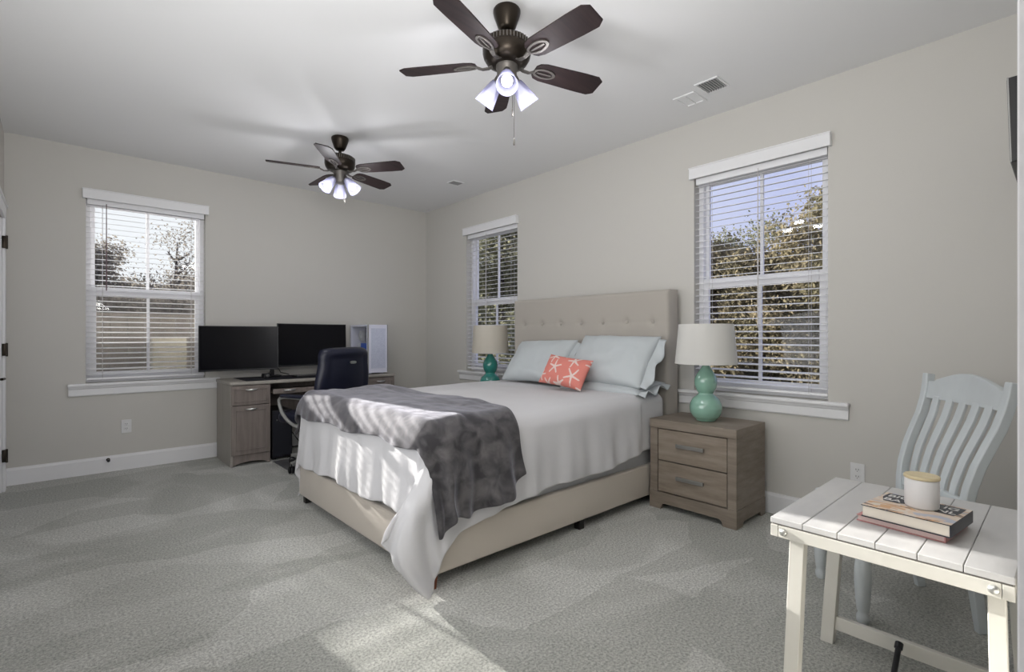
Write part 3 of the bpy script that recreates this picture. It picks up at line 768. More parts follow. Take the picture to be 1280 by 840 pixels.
def ceiling_fan(loc, blade0, shade0, label, chains):
    t = thing('ceiling_fan', label, 'ceiling fan', loc, 0, 'dark bronze five-blade ceiling fans')
    bm = B(); lathe(bm, [(.062, -.0005), (.066, -.006), (.066, -.018), (.060, -.04), (.044, -.085), (.034, -.10), (.022, -.104)], 36); obj('canopy', bm, M['bronze'], t, 40)
    bm = B(); lathe(bm, [(.012, -.10), (.012, -.14), (.022, -.142), (.024, -.155)], 20); obj('downrod', bm, M['bronze'], t, 40)
    bm = B(); lathe(bm, [(.03, -.142), (.075, -.146), (.104, -.156), (.113, -.166), (.113, -.190), (.117, -.194), (.117, -.215), (.112, -.235), (.098, -.258), (.07, -.270), (.045, -.272)], 48); mh = obj('motor_housing', bm, M['bronze'], t, 40)
    bm = B()
    for k in range(44):
        a = 2 * PI * k / 44
        box(bm, .100, .1165, -.0028, .0028, -.190, -.164, .001, 1, Matrix.Rotation(a, 4, 'Z'))
    obj('cooling_ribs', bm, M['bronze_soft'], mh)
    bm = B(); lathe(bm, [(.052, -.266), (.052, -.285), (.048, -.29), (.048, -.345), (.042, -.362), (.02, -.372), (.006, -.376)], 32); obj('switch_housing', bm, M['bronze_soft'], t, 40)
    for k in range(5):
        a = blade0 + k * 2 * PI / 5
        mz = Matrix.Rotation(a, 4, 'Z') @ Matrix.Translation((0, 0, -.262)) @ Matrix.Rotation(R(-13), 4, 'X')
        pl = [(.155, -.048), (.20, -.058), (.42, -.066), (.500, -.066), (.532, -.045), (.532, .045), (.500, .066), (.42, .066), (.20, .058), (.155, .048)]
        # rounded root
        pl = [(.150, -.030), (.165, -.048)] + pl[1:-1] + [(.165, .048), (.150, .030)]
        bm = B(); prism(bm, pl, 'z', 0, .007, mz); bl_ = obj('fan_blade', bm, M['blade'], t, bevel=.0015)
        bm = B()
        ov = []
        for i in range(24):
            q = 2 * PI * i / 24; ov.append((.205 + .062 * math.cos(q), .032 * math.sin(q)))
        inn = [(.205 + .048 * math.cos(2 * PI * i / 24), .021 * math.sin(2 * PI * i / 24)) for i in range(24)]
        # oval ring plate with a pierced centre
        A0 = [bm.verts.new(mz @ Vector((x, y, -.006))) for x, y in ov]; A1 = [bm.verts.new(mz @ Vector((x, y, -.006))) for x, y in inn]
        C0 = [bm.verts.new(mz @ Vector((x, y, -.0005))) for x, y in ov]; C1 = [bm.verts.new(mz @ Vector((x, y, -.0005))) for x, y in inn]
        for i in range(24):
            j = (i + 1) % 24
            bm.faces.new((A0[i], A0[j], A1[j], A1[i])); bm.faces.new((C0[i], C1[i], C1[j], C0[j])); bm.faces.new((A0[i], C0[i], C0[j], A0[j])); bm.faces.new((A1[i], A1[j], C1[j], C1[i]))
        box(bm, .165, .245, -.004, .004, -.0055, -.001, 0, mtx=mz)
        mr = Matrix.Rotation(a, 4, 'Z')
        strip(bm, [mr @ Vector(p) for p in ((.06, 0, -.262), (.09, 0, -.276), (.12, 0, -.278), (.148, 0, -.267))], [.026, .02, .018, .024], .006, mr.to_3x3() @ Vector((0, 1, 0)))
        obj('blade_bracket', bm, M['bronze_soft'], bl_)
    for k in range(3):
        p = glass_shade(t, shade0 + k * 2 * PI / 3)
        d = bpy.data.lights.new('bulb_light', 'POINT'); d.energy = FAN_BULB_POWER; d.shadow_soft_size = .045; d.color = (0.97, 0.97, 1.0)
        lo = bpy.data.objects.new('bulb_light', d); COL.objects.link(lo); lo.location = Vector(loc) + p
    for x, y, l in chains:
        bm = B(); tube(bm, [(x, y, -.36), (x, y, -l + .035)], .0012, 6); c = obj('pull_chain', bm, M['bronze'], t)
        bm = B(); lathe(bm, [(.002, -l + .035), (.004, -l + .03), (.004, -l + .005), (.002, -l)], 10, (x, y, 0)); obj('chain_weight', bm, M['bronze_soft'], c, True)
    return t
ceiling_fan((1.606, 1.82, H), R(-16), R(-131), 'dark bronze ceiling fan with five blades and three lights, over the bed foot', ((.02, -.03, .66), (.045, .01, .50)))
ceiling_fan((1.654, 3.88, H), R(18), R(-53), 'dark bronze ceiling fan with five blades and three lights, over the desk chair', ((.02, -.03, .50), (.045, .01, .515)))

# ================================================================== DESK GROUP
DX0, DX1, DY0, DY1 = 1.115, 2.715, 4.94, 5.47
desk = thing('computer_desk', 'grey brown wood computer desk with drawers standing against the far wall', 'desk', ((DX0 + DX1) / 2, 5.2, 0))
def dl(bm): bmesh.ops.translate(bm, verts=bm.verts, vec=(-(DX0 + DX1) / 2, -5.2, 0)); return bm
bm = B(); box(bm, DX0 - .006, DX1 + .006, DY0 - .012, DY1, .722, .752, .008, 3); obj('desktop', dl(bm), M['desk_side'], desk, 40)
def panel_front(bm, x0, x1, z0, z1, y):
    box(bm, x0, x1, y, y + .018, z0, z1, .002)
    b = .038 if (z1 - z0) > .2 else .026
    for a0, a1, c0, c1 in ((x0 + b, x1 - b, z0 + b, z0 + b + .010), (x0 + b, x1 - b, z1 - b - .010, z1 - b), (x0 + b, x0 + b + .010, z0 + b, z1 - b), (x1 - b - .010, x1 - b, z0 + b, z1 - b)):
        box(bm, a0, a1, y - .005, y + .002, c0, c1, .0015)
def pedestal(x0, x1):
    bm = B(); box(bm, x0, x0 + .018, DY0 + .006, DY1 - .01, 0.0, .7215, .002); obj('side_panel', dl(bm), M['desk_side'], desk)
    bm = B(); box(bm, x1 - .018, x1, DY0 + .006, DY1 - .01, 0.0, .7215, .002); obj('side_panel', dl(bm), M['desk'], desk)
    bm = B(); box(bm, x0 + .0185, x1 - .0185, DY0 + .03, DY1 - .02, .09, .72); obj('cabinet_body', dl(bm), M['desk'], desk)
    bm = B(); xs = [x0 + .0185 + (x1 - x0 - .037) * k / 12 for k in range(13)]
    pl = [(x0 + .0185, .098)] + [(x, .004 + .030 * max(0, math.sin(PI * k / 12)) ** .6) for k, x in enumerate(xs)] + [(x1 - .0185, .098)]
    prism(bm, pl, 'y', DY0 + .004, DY0 + .022); obj('base_rail', dl(bm), M['desk'], desk)
    bm = B(); panel_front(bm, x0 + .004, x1 - .004, .545, .715, DY0 - .012); dr = obj('drawer', dl(bm), M['desk'], desk)
    bm = B(); panel_front(bm, x0 + .004, x1 - .004, .102, .538, DY0 - .012); do = obj('cabinet_door', dl(bm), M['desk'], desk)
    for par, z in ((dr, .682), (do, .508)):
        xc = (x0 + x1) / 2
        bm = B(); pts = [(xc - .052 + .104 * k / 10, DY0 - .012 - .024 * math.sin(PI * k / 10) ** .7, z - .004 * math.sin(PI * k / 10)) for k in range(11)]
        strip(bm, pts, [.006 + .012 * math.sin(PI * k / 10) for k in range(11)], .004, (0, 0, 1)); obj('handle', dl(bm), M['chrome'], par, True)
pedestal(DX0, 1.445); pedestal(2.385, DX1)
bm = B(); box(bm, 1.4455, 2.3845, DY1 - .05, DY1 - .035, .34, .7215); obj('back_panel', dl(bm), M['desk'], desk)
bm = B(); box(bm, 1.47, 2.36, DY0 + .02, DY0 + .38, .628, .644, .002); box(bm, 1.47, 2.36, DY0 - .002, DY0 + .016, .622, .668, .003); kt = obj('keyboard_tray', dl(bm), M['desk'], desk)
bm = B(); strip(bm, [(1.56 + .11 * k / 8, DY0 - .003 - .018 * math.sin(PI * k / 8), .652) for k in range(9)], .014, .004, (0, 0, 1)); obj('handle', dl(bm), M['chrome'], kt, True)
# things on and under the desk
bm = B(); box(bm, 1.25, 2.30, DY0 + .03, DY1 - .04, .7525, .756, .001); tag(obj('desk_pad', bm, M['cloth_black']), 'large black desk pad covering the top of the computer desk', 'desk pad')
t = thing('keyboard', 'black keyboard on the black desk pad below the monitors', 'keyboard', (1.93, 5.10, .7565), R(2))
bm = B(); box(bm, -.22, .22, -.065, .065, 0, .016, .004); obj('keyboard_body', bm, M['black'], t)
bm = B()
for r_ in range(5):
    for c_ in range(18): box(bm, -.21 + c_ * .0234, -.19 + c_ * .0234, -.058 + r_ * .0236, -.038 + r_ * .0236, .0162, .021, .0015, 1)
obj('keys', bm, M['slot'], t)
t = thing('webcam_box', 'small black box on the desk beside the monitor stand', 'speaker box', (1.475, 5.17, .7565), R(8))
bm = B(); box(bm, -.035, .035, -.03, .03, 0, .045, .006); obj('box_body', bm, M['black'], t)
bm = B(); lathe(bm, [(.018, 0), (.014, .003), (.004, .005)], 20, mtx=Matrix.Translation((0, -.03, .024)) @ Matrix.Rotation(PI / 2, 4, 'X')); obj('speaker_cone', bm, M['slot'], t, True)
def monitor(name, loc, rz, w, h, label, tilt=0.0, curve=.03):
    t = thing(name, label, 'monitor', loc, rz, 'black monitors on the desk')
    bm = B(); n = 24; F = []; K = []
    for i in range(n + 1):
        u = -1 + 2 * i / n; x = u * w / 2; y = -curve * u * u
        F.append((x, y)); K.append((x * .995, y + .022 + .02 * (1 - u * u)))
    for i in range(n):
        for a, b, c, d in ((F[i], F[i + 1], K[i + 1], K[i]),):
            v = [bm.verts.new((p[0], p[1], z)) for z in (-h / 2, h / 2) for p in (a, b, c, d)]
            bm.faces.new((v[0], v[1], v[5], v[4])); bm.faces.new((v[3], v[2], v[6], v[7])); bm.faces.new(v[0:4]); bm.faces.new(v[4:8])
            if i == 0: bm.faces.new((v[0], v[3], v[7], v[4]))
            if i == n - 1: bm.faces.new((v[1], v[2], v[6], v[5]))
    bmesh.ops.remove_doubles(bm, verts=bm.verts, dist=1e-5)
    obj('monitor_housing', bm, M['black'], t, 40)
    bm = B(); g = []
    for i in range(n + 1):
        u = -1 + 2 * i / n; x = u * (w / 2 - .008); y = -curve * (x / (w / 2)) ** 2 - .0012
        g.append((bm.verts.new((x, y, -h / 2 + .016)), bm.verts.new((x, y, h / 2 - .008))))
    for i in range(n): bm.faces.new((g[i][0], g[i + 1][0], g[i + 1][1], g[i][1]))
    obj('display_panel', bm, M['screen'], t, True)
    t.rotation_euler = (tilt, 0, rz)
    return t
monitor('monitor', (1.245, 5.185, 1.047), R(-5), .66, .415, 'black curved monitor overhanging the window end of the desk', R(0))
monitor('monitor', (1.93, 5.215, 1.072), R(3), .71, .425, 'black curved monitor between the first monitor and the white computer case', R(-2))
t = thing('monitor_stand', 'black dual arm monitor stand standing between the two monitors', 'monitor stand', (1.58, 5.34, .7565))
bm = B(); box(bm, -.07, .07, -.06, .06, 0, .014, .004); obj('stand_base', bm, M['black'], t)
bm = B(); lathe(bm, [(.017, .014), (.017, .34)], 16); obj('pole', bm, M['black'], t, 40)
for s in (-1, 1):
    bm = B(); tube(bm, [(0, 0, .27), (s * .15, .03, .275), (s * .31, -.035, .28)], [.016, .014, .016], 12); box(bm, s * .31 - .04, s * .31 + .04, -.058, -.042, .24, .32, .003); obj('arm', bm, M['black'], t, 40)
for s in (-1, 1):
    bm = B(); tube(bm, [(s * .03, -.06, .10), (s * .05, -.09, .045), (s * .13, -.10, .02)], .004, 8)
    obj('cable', bm, M['black'], t, True)
# white computer case on the desk
px0, px1, py0, py1, pz0, pz1 = 2.445, 2.665, 5.02, 5.455, .753, 1.285
t = thing('computer_case', 'white desktop computer case with glass side standing on the desk end', 'computer', ((px0 + px1) / 2, (py0 + py1) / 2, pz0))
def pl_(bm): bmesh.ops.translate(bm, verts=bm.verts, vec=(-(px0 + px1) / 2, -(py0 + py1) / 2, -pz0)); return bm
bm = B()
for a in ((px0, px1, py0, py1, pz1 - .02, pz1), (px0, px1, py0, py1, pz0 + .012, pz0 + .032), (px1 - .012, px1, py0 + .02, py1, pz0 + .032, pz1 - .02), (px0 + .01, px1 - .012, py1 - .012, py1, pz0 + .032, pz1 - .02), (px0, px0 + .012, py0, py0 + .03, pz0 + .032, pz1 - .02), (px0, px0 + .012, py1 - .03, py1, pz0 + .032, pz1 - .02)):
    box(bm, *a, .002)
for a in ((px0 + .02, px0 + .06), (px1 - .06, px1 - .02)): box(bm, a[0], a[1], py0 + .03, py1 - .03, pz0, pz0 + .0115)
obj('case_body', pl_(bm), M['pcwhite'], t)
bm = B(); box(bm, px0 + .006, px1 - .001, py0 - .018, py0 - .001, pz0 + .012, pz1 - .002, .004); fp = obj('front_panel', pl_(bm), M['pcwhite'], t)
bm = B(); box(bm, px0 + .03, px1 - .022, py0 - .021, py0 - .0185, pz0 + .06, pz1 - .04, .001); obj('mesh_grille', pl_(bm), M['pcmesh'], fp)
bm = B(); box(bm, px1 - .0008, px1 + .008, py0 - .019, py0 + .03, pz0 + .012, pz1, .001); box(bm, px0 - .004, px0 + .0055, py0 - .016, py0 - .001, pz0 + .012, pz1, .001); obj('dark_edge_strip', pl_(bm), M['armgrey'], fp)
bm = B(); box(bm, px0 + .02, px0 + .025, py0 + .03, py1 - .03, pz0 + .033, pz1 - .022); obj('side_glass', pl_(bm), M['glass'], t)
bm = B(); box(bm, px1 - .04, px1 - .03, py0 + .03, py1 - .02, pz0 + .04, pz1 - .03); obj('motherboard', pl_(bm), M['pcdark'], t)
bm = B()
for (y, z) in ((py1 - .09, pz1 - .12),):
    mt = Matrix.Translation((px0 + .09, y + .0, z)) @ Matrix.Rotation(PI / 2, 4, 'Y')
    lathe(bm, [(.050, -.01), (.056, -.01), (.056, .02), (.050, .02)], 28, mtx=mt, cap=False); lathe(bm, [(.016, -.02), (.016, .02)], 16, mtx=mt)
    for k in range(9): box(bm, .014, .050, -.010, .008, -.003, .001, 0, mtx=mt @ Matrix.Rotation(2 * PI * k / 9, 4, 'Z') @ Matrix.Rotation(.5, 4, 'X'))
obj('cooling_fan', pl_(bm), M['pcgrey'], t)
bm = B(); box(bm, px0 + .05, px1 - .045, py0 + .06, py1 - .16, pz0 + .26, pz0 + .33, .004); box(bm, px0 + .06, px1 - .045, py0 + .05, py0 + .11, pz1 - .15, pz1 - .05, .004); obj('graphics_card', pl_(bm), M['pcblue'], t)
bm = B(); box(bm, px0 + .03, px1 - .045, py0 + .04, py1 - .04, pz0 + .034, pz0 + .13, .004); box(bm, px0 + .07, px1 - .045, py1 - .17, py1 - .03, pz1 - .26, pz1 - .20, .004); obj('power_supply', pl_(bm), M['pcgrey'], t)
# black tower under the desk
t = thing('computer_tower', 'black computer tower on the floor in the knee space of the desk', 'computer', (1.56, 5.17, .004))
bm = B(); box(bm, -.09, .09, -.2, .2, .012, .46, .006); obj('tower_case', bm, M['black'], t)
bm = B(); box(bm, -.082, .082, -.206, -.2005, .03, .45, .003); fr = obj('front_panel', bm, M['cloth_black'], t)
bm = B(); lathe(bm, [(.006, 0), (.006, .003)], 14, mtx=Matrix.Translation((-.05, -.206, .37)) @ Matrix.Rotation(PI / 2, 4, 'X')); obj('power_button', bm, M['chrome'], fr)
bm = B(); box(bm, -.08, -.05, -.18, .18, 0, .012); box(bm, .05, .08, -.18, .18, 0, .012); obj('foot', bm, M['black'], t)
bm = B(); tube(bm, [(1.72, 5.44, .02), (1.80, 5.40, .012), (1.90, 5.42, .012), (2.02, 5.38, .012), (2.10, 5.43, .012), (2.25, 5.40, .012)], .006, 8); tube(bm, [(1.75, 5.46, .35), (1.78, 5.45, .2), (1.84, 5.44, .1), (1.9, 5.42, .014)], .005, 8)
tag(obj('power_cord', bm, M['black'], None, True), 'tangled black power cords on the floor behind the desk chair', 'cord')
bm = B(); box(bm, 1.46, 2.62, 3.93, 4.93, .0005, .004, .001); tag(obj('chair_mat', bm, M['matgrey']), 'dark grey wood-look floor mat under the office chair', 'floor mat')

# office chair : local +y faces forward
oc = thing('office_chair', 'dark blue black leather office chair with grey loop arms, at the desk', 'office chair', (1.745, 4.47, .0045), R(25))
bm = B(); g = []
nu, nv = 20, 26
def backpt(u, v):      # u -1..1 across, v 0..1 up
    z = .50 + .56 * v
    w = .300 * (1 + .10 * math.sin(PI * min(1, max(0, (.75 - v) / .75))) )  * (1 if v < .9 else 1 - .06 * ((v - .9) / .1) ** 2)
    y = -.235 - .05 * v - .05 * math.sin(PI * v) * 0.3 + .045 * abs(u) ** 2.2
    return Vector((u * w, y, z - (.018 * abs(u) ** 4 if v > .9 else 0)))
for side, th in ((0, .055), (1, -.045)):
    rows = []
    for i in range(nu + 1):
        rows.append([None] * (nv + 1))
        for j in range(nv + 1):
            u = -1 + 2 * i / nu; v = j / nv
            p = backpt(u, v)
            e = (1 - abs(u) ** 6) * (1 - (2 * v - 1) ** 10)
            pad = th * (max(0, e) ** .4)
            if side == 1 and .08 < v < .88 and abs(u) < .80: pad += .016
            p.y += pad
            rows[i][j] = bm.verts.new(p)
    g.append(rows)
for s in range(2):
    for i in range(nu):
        for j in range(nv): bm.faces.new((g[s][i][j], g[s][i + 1][j], g[s][i + 1][j + 1], g[s][i][j + 1]))
bmesh.ops.remove_doubles(bm, verts=bm.verts, dist=1e-4)
bk_ = obj('backrest', bm, M['leather'], oc, True)
bm = B(); ov = []
for k in range(20):
    q = 2 * PI * k / 20; ov.append((.036 * math.copysign(abs(math.cos(q)) ** .6, math.cos(q)), .93 + .012 * math.sin(q)))
prism(bm, ov, 'y', -.350, -.338); obj('silver_badge', bm, M['chrome'], bk_)['label'] = 'silver oval badge'
bm = B(); box(bm, -.26, .26, -.23, .27, .40, .50, .04, 4); obj('seat', bm, M['leather'], oc, 50)
for s in (-1, 1):
    bm = B(); pts = []
    loopp = [(-.20, .50), (-.22, .60), (-.17, .615), (-.05, .632), (.08, .637), (.17, .630), (.20, .60), (.17, .51), (.10, .44), (.02, .40), (-.08, .385), (-.15, .42)]
    K = len(loopp)
    for i in range(K):
        p0, p1, p2, p3 = (loopp[(i + d) % K] for d in (-1, 0, 1, 2))
        for f in (0, .33, .66):
            q = [0.5 * (2 * p1[a] + (p2[a] - p0[a]) * f + (2 * p0[a] - 5 * p1[a] + 4 * p2[a] - p3[a]) * f * f + (3 * p1[a] - p0[a] - 3 * p2[a] + p3[a]) * f ** 3) for a in (0, 1)]
            pts.append((s * (.295), q[0], q[1]))
    tube(bm, pts, .014, 10, True)
    tube(bm, [(s * .295, -.08, .39), (s * .24, -.08, .385), (s * .12, -.06, .385)], .014, 10)
    ar = obj('armrest', bm, M['armgrey'], oc, True)
    bm = B(); box(bm, s * .295 - .03, s * .295 + .03, -.12, .17, .632, .662, .014, 3); obj('arm_pad', bm, M['leather'], ar, 50)
bm = B(); box(bm, -.12, .12, -.12, .12, .355, .3995, .01); tube(bm, [(0, -.10, .38), (0, -.27, .40), (0, -.30, .60)], .025, 10, flat=.6); obj('tilt_mechanism', bm, M['black'], oc, 40)
bm = B(); lathe(bm, [(.028, .10), (.028, .22), (.020, .225), (.020, .36)], 20); obj('gas_lift', bm, M['black'], oc, 40)
bm = B(); lathe(bm, [(.04, .07), (.04, .13)], 20)
cast = []
for k in range(5):
    a = R(100) + k * 2 * PI / 5
    c, s_ = math.cos(a), math.sin(a)
    strip(bm, [(.02 * c, .02 * s_, .11), (.18 * c, .18 * s_, .10), (.31 * c, .31 * s_, .078)], [.05, .045, .034], .028, (-s_, c, 0)); cast.append((a, .31 * c, .31 * s_))
obj('star_base', bm, M['armgrey'], oc)
for a, x, y in cast:
    bm = B(); mt = Matrix.Translation((x, y, .029)) @ Matrix.Rotation(a + .6, 4, 'Z') @ Matrix.Rotation(PI / 2, 4, 'X')
    for o_ in (-.02, .006): lathe(bm, [(.024, o_), (.029, o_ + .003), (.029, o_ + .013), (.024, o_ + .016)], 20, mtx=mt)
    lathe(bm, [(.008, -.02), (.008, .02)], 10, mtx=mt); tube(bm, [(x, y, .03), (x, y, .078)], .006, 8)
    obj('caster', bm, M['black'], oc, 40)

# ================================================================== WHITE TABLE GROUP
TX0, TX1, TY0, TY1, TZ = 1.587, 2.215, .080, .600, .62
tb = thing('side_table', 'white wooden side table with plank top and bolted apron, beside the doorway', 'table', ((TX0 + TX1) / 2, (TY0 + TY1) / 2, 0))
TC = ((TX0 + TX1) / 2, (TY0 + TY1) / 2)
def tl(bm): bmesh.ops.translate(bm, verts=bm.verts, vec=(-TC[0], -TC[1], 0)); return bm
bm = B(); nb = 6; wv = (TY1 - TY0) / nb
for k in range(nb):
    y0 = TY0 + k * wv
    box(bm, TX0, TX1, y0 + (.0007 if k else 0), y0 + wv - (.0007 if k < nb - 1 else 0), TZ - .017, TZ, .0015, 1)
obj('tabletop', tl(bm), M['table_top'], tb)
bm = B(); box(bm, TX0 + .004, TX1 - .004, TY0 + .004, TY1 - .004, TZ - .021, TZ - .0172); obj('groove_backing', tl(bm), M['groove'], tb)
for nm, x0, x1 in (('front', TX0, TX0 + .02), ('back', TX1 - .02, TX1)):
    bm = B(); box(bm, x0, x1, TY0 + .022, TY1 - .022, TZ - .056, TZ - .0215, .0015); box(bm, x0, x1, TY0, TY0 + .0210, TZ - .056, TZ - .0215, .0015); box(bm, x0, x1, TY1 - .0210, TY1, TZ - .056, TZ - .0215, .0015)
    ap = obj('apron', tl(bm), M['table'], tb)
    for y in (TY0 + .035, TY1 - .035):
        bm = B(); xs = x0 if nm == 'front' else x1; sg = -1 if nm == 'front' else 1
        lathe(bm, [(.011, 0), (.011, .002), (.008, .006), (.003, .008)], 20, mtx=Matrix.Translation((xs, y, TZ - .038)) @ Matrix.Rotation(sg * PI / 2, 4, 'Y'))
        obj('bolt', tl(bm), M['chrome'], ap, True)
for y0, y1 in ((TY0, TY0 + .02), (TY1 - .02, TY1)):
    bm = B(); box(bm, TX0 + .0205, TX1 - .0205, y0, y1, TZ - .056, TZ - .0215, .0015); obj('apron', tl(bm), M['table'], tb)
def splay_leg(x0, x1, x0b, x1b, y0, y1, y0b, y1b):
    bm = B(); vs = []
    for z, a, b, c, d in ((0.0, x0b, x1b, y0b, y1b), (TZ - .0565, x0, x1, y0, y1)):
        vs += [bm.verts.new(p) for p in ((a, c, z), (b, c, z), (b, d, z), (a, d, z))]
    for q in ((0, 1, 2, 3), (7, 6, 5, 4), (0, 4, 5, 1), (1, 5, 6, 2), (2, 6, 7, 3), (3, 7, 4, 0)): bm.faces.new([vs[i] for i in q])
    o = obj('leg', tl(bm), M['table'], tb, bevel=.002)
splay_leg(TX0 + .022, TX0 + .058, TX0 + .022, TX0 + .058, .516, .555, .540, .579)
splay_leg(TX0 + .022, TX0 + .057, TX0 + .022, TX0 + .057, .096, .128, .086, .118)
splay_leg(TX1 - .062, TX1 - .022, TX1 - .055, TX1 - .015, .555, .597, .595, .637)
splay_leg(TX1 - .062, TX1 - .022, TX1 - .055, TX1 - .015, .092, .134, .062, .104)
bm = B(); box(bm, TX0 + .032, TX0 + .050, .116, .541, .110, .160, .002); obj('stretcher', tl(bm), M['table'], tb)
bm = B(); box(bm, TX1 - .045, TX1 - .025, .098, .600, .055, .105, .002); obj('stretcher', tl(bm), M['table'], tb)

# books and jar
def book(name, loc, rz, w, d, h, cover, pages, label, spine_side):
    """long side w along local y, depth d along local x; pages show on -x side"""
    t = thing(name, label, 'book', loc, rz, 'books stacked on the white table')
    bm = B(); box(bm, -d / 2 + .003, d / 2 - .003, -w / 2 + .003, w / 2 - .003, .0025, h - .0025, .001, 1); obj('pages', bm, pages, t)
    bm = B(); box(bm, -d / 2, d / 2, -w / 2, w / 2, 0, .0024, .0008, 1); box(bm, -d / 2, d / 2, -w / 2, w / 2, h - .0024, h, .0008, 1)
    if spine_side < 0: box(bm, -d / 2, d / 2, -w / 2, -w / 2 + .0028, .0024, h - .0024)
    else: box(bm, -d / 2, d / 2, w / 2 - .0028, w / 2, .0024, h - .0024)
    c = obj('cover', bm, cover, t)
    return t, c
def cover_art():
    m = mat('illustrated_cover', (0.60, 0.45, 0.34), 0.35)
    nt = m.node_tree; p = nt.nodes['Principled BSDF']; tc = nt.nodes.new('ShaderNodeTexCoord'); n = nt.nodes.new('ShaderNodeTexNoise')
    mp = nt.nodes.new('ShaderNodeMapping'); mp.inputs['Scale'].default_value = (26, 9, 1); n.inputs['Scale'].default_value = 1; n.inputs['Detail'].default_value = 3; n.inputs['Distortion'].default_value = .8
    r = nt.nodes.new('ShaderNodeValToRGB'); r.color_ramp.interpolation = 'CONSTANT'; e = r.color_ramp.elements
    e[0].position = 0; e[0].color = (.42, .44, .52, 1); e[1].position = .40; e[1].color = (.66, .52, .40, 1)
    for ps, c in ((.50, (.68, .60, .52, 1)), (.58, (.62, .36, .18, 1)), (.64, (.10, .10, .11, 1)), (.68, (.55, .47, .40, 1))):
        x = e.new(ps); x.color = c
    nt.links.new(tc.outputs['Object'], mp.inputs[0]); nt.links.new(mp.outputs[0], n.inputs['Vector']); nt.links.new(n.outputs[0], r.inputs[0]); nt.links.new(r.outputs[0], p.inputs['Base Color'])
    return m
M['art'] = cover_art()
BR = R(-7)
lowb, _ = book('book', (1.826, .305, TZ + .0005), BR, .205, .195, .018, M['redcover'], M['pink'], 'pink-paged book with red cover at the bottom of the stack on the white table', -1)
upb, cv = book('book', (1.815, .292, TZ + .0190), BR, .203, .195, .034, M['darkcover'], M['pages'], 'thick illustrated book lettered in white, lying on the pink-paged book', -1)
bm = B(); box(bm, -.097, .097, -.101, .101, .0341, .0345); art = obj('cover_picture', bm, M['art'], upb)
bm = B(); box(bm, .036, .088, -.090, .092, .0346, .0350)
prism(bm, [(.0361, .092), (-.004, .078), (-.004, .042), (.015, .02), (.015, -.02), (-.004, -.045), (-.006, -.085), (.0361, -.090)], 'z', .0346, .0350)
obj('title_band', bm, M['darkcover'], upb)
def text(txt, x, y, size, par):
    c = bpy.data.curves.new('lettering', 'FONT'); c.body = txt; c.size = size; c.extrude = .0002; c.align_x = 'CENTER'; c.offset = .0004
    c.materials.append(M['letter'])
    o = bpy.data.objects.new('cover_lettering', c); COL.objects.link(o); o.parent = par
    o.location = (x, y, .0354); o.rotation_euler = (0, 0, -PI / 2)
    dg = bpy.context.evaluated_depsgraph_get(); me = bpy.data.meshes.new_from_object(o.evaluated_get(dg))
    m2 = bpy.data.objects.new('cover_lettering', me); COL.objects.link(m2); m2.parent = par; m2.matrix_local = o.matrix_local.copy()
    m2.location = (x, y, .0354); m2.rotation_euler = (0, 0, -PI / 2); m2.name = 'cover_lettering'
    bpy.data.objects.remove(o); return m2
text('BIG', .050, .058, .036, upb); text('IG', .050, -.064, .036, upb)
text('BA', .008, .062, .036, upb); text('NL', .008, -.062, .036, upb)
t = thing('candle_jar', 'white ceramic candle jar with pale wooden lid, standing on the books', 'candle', (1.828, .281, TZ + .0546))
bm = B(); lathe(bm, [(.035, 0), (.038, .002), (.0395, .007), (.040, .078), (.039, .081)], 48); obj('jar_body', bm, M['candle'], t, 50)
bm = B(); lathe(bm, [(.038, .0815), (.041, .082), (.0415, .084), (.0415, .089), (.040, .091)], 48); obj('wooden_lid', bm, M['woodlid'], t, 50)

# white dining chair behind the table (local +y faces the bed)
wc = thing('dining_chair', 'pale painted wooden chair with curved slat back, between white table and wall', 'chair', (2.683, .529, 0), R(38.3))
ycurve = [(.44, -.165), (.50, -.168), (.57, -.178), (.65, -.200), (.73, -.232), (.80, -.262), (.87, -.283), (.93, -.295), (.985, -.302)]
def yat(z):
    for (z0, y0), (z1, y1) in zip(ycurve[:-1], ycurve[1:]):
        if z <= z1: return y0 + (y1 - y0) * (z - z0) / (z1 - z0)
    return ycurve[-1][1]
def xat(z, f=1.0): return f * (.205 + (.245 - .205) * (z - .44) / .545)
for s in (-1, 1):
    bm = B(); zs = [0, .12, .25, .36, .44] + [z for z, _ in ycurve[1:]]
    path = []
    for z in zs:
        if z < .44: path.append((s * (.19 + .015 * z / .44), -.235 + .07 * (z / .44), z))
        else: path.append((s * xat(z), yat(z), z))
    strip(bm, path, [.030, .034, .036, .038, .038] + [.036] * 7 + [.034], .036, (1, 0, 0)); obj('leg', bm, M['white_chair'], wc, 60, bevel=.004)['label'] = 'curved back leg and post'
for s in (-1, 1):
    prof = [(.016, 0), (.022, .012), (.023, .03), (.017, .045), (.021, .055), (.026, .10), (.030, .17), (.030, .22), (.024, .275), (.020, .285), (.027, .293), (.028, .302), (.020, .310), (.024, .318), (.026, .33)]
    bm = B(); lathe(bm, prof, 28, (s * .195, .19, 0)); box(bm, s * .195 - .024, s * .195 + .024, .19 - .024, .19 + .024, .33, .405, .003); obj('leg', bm, M['white_chair'], wc, 50)['label'] = 'turned front leg'
bm = B()
pl = [(-.215, -.19), (-.225, .05), (-.222, .18), (-.20, .215), (0, .235), (.20, .215), (.222, .18), (.225, .05), (.215, -.19)]
prism(bm, pl, 'z', .405, .432); obj('seat', bm, M['white_chair'], wc, bevel=.01)
bm = B()
for a in ((-.18, .18, -.19, -.17, .345, .404), (-.17, .17, .18, .20, .345, .404)): box(bm, *a, .002)
for s in (-1, 1): box(bm, s * .195 - .01, s * .195 + .01, -.17, .165, .345, .404, .002)
obj('seat_apron', bm, M['white_chair'], wc)
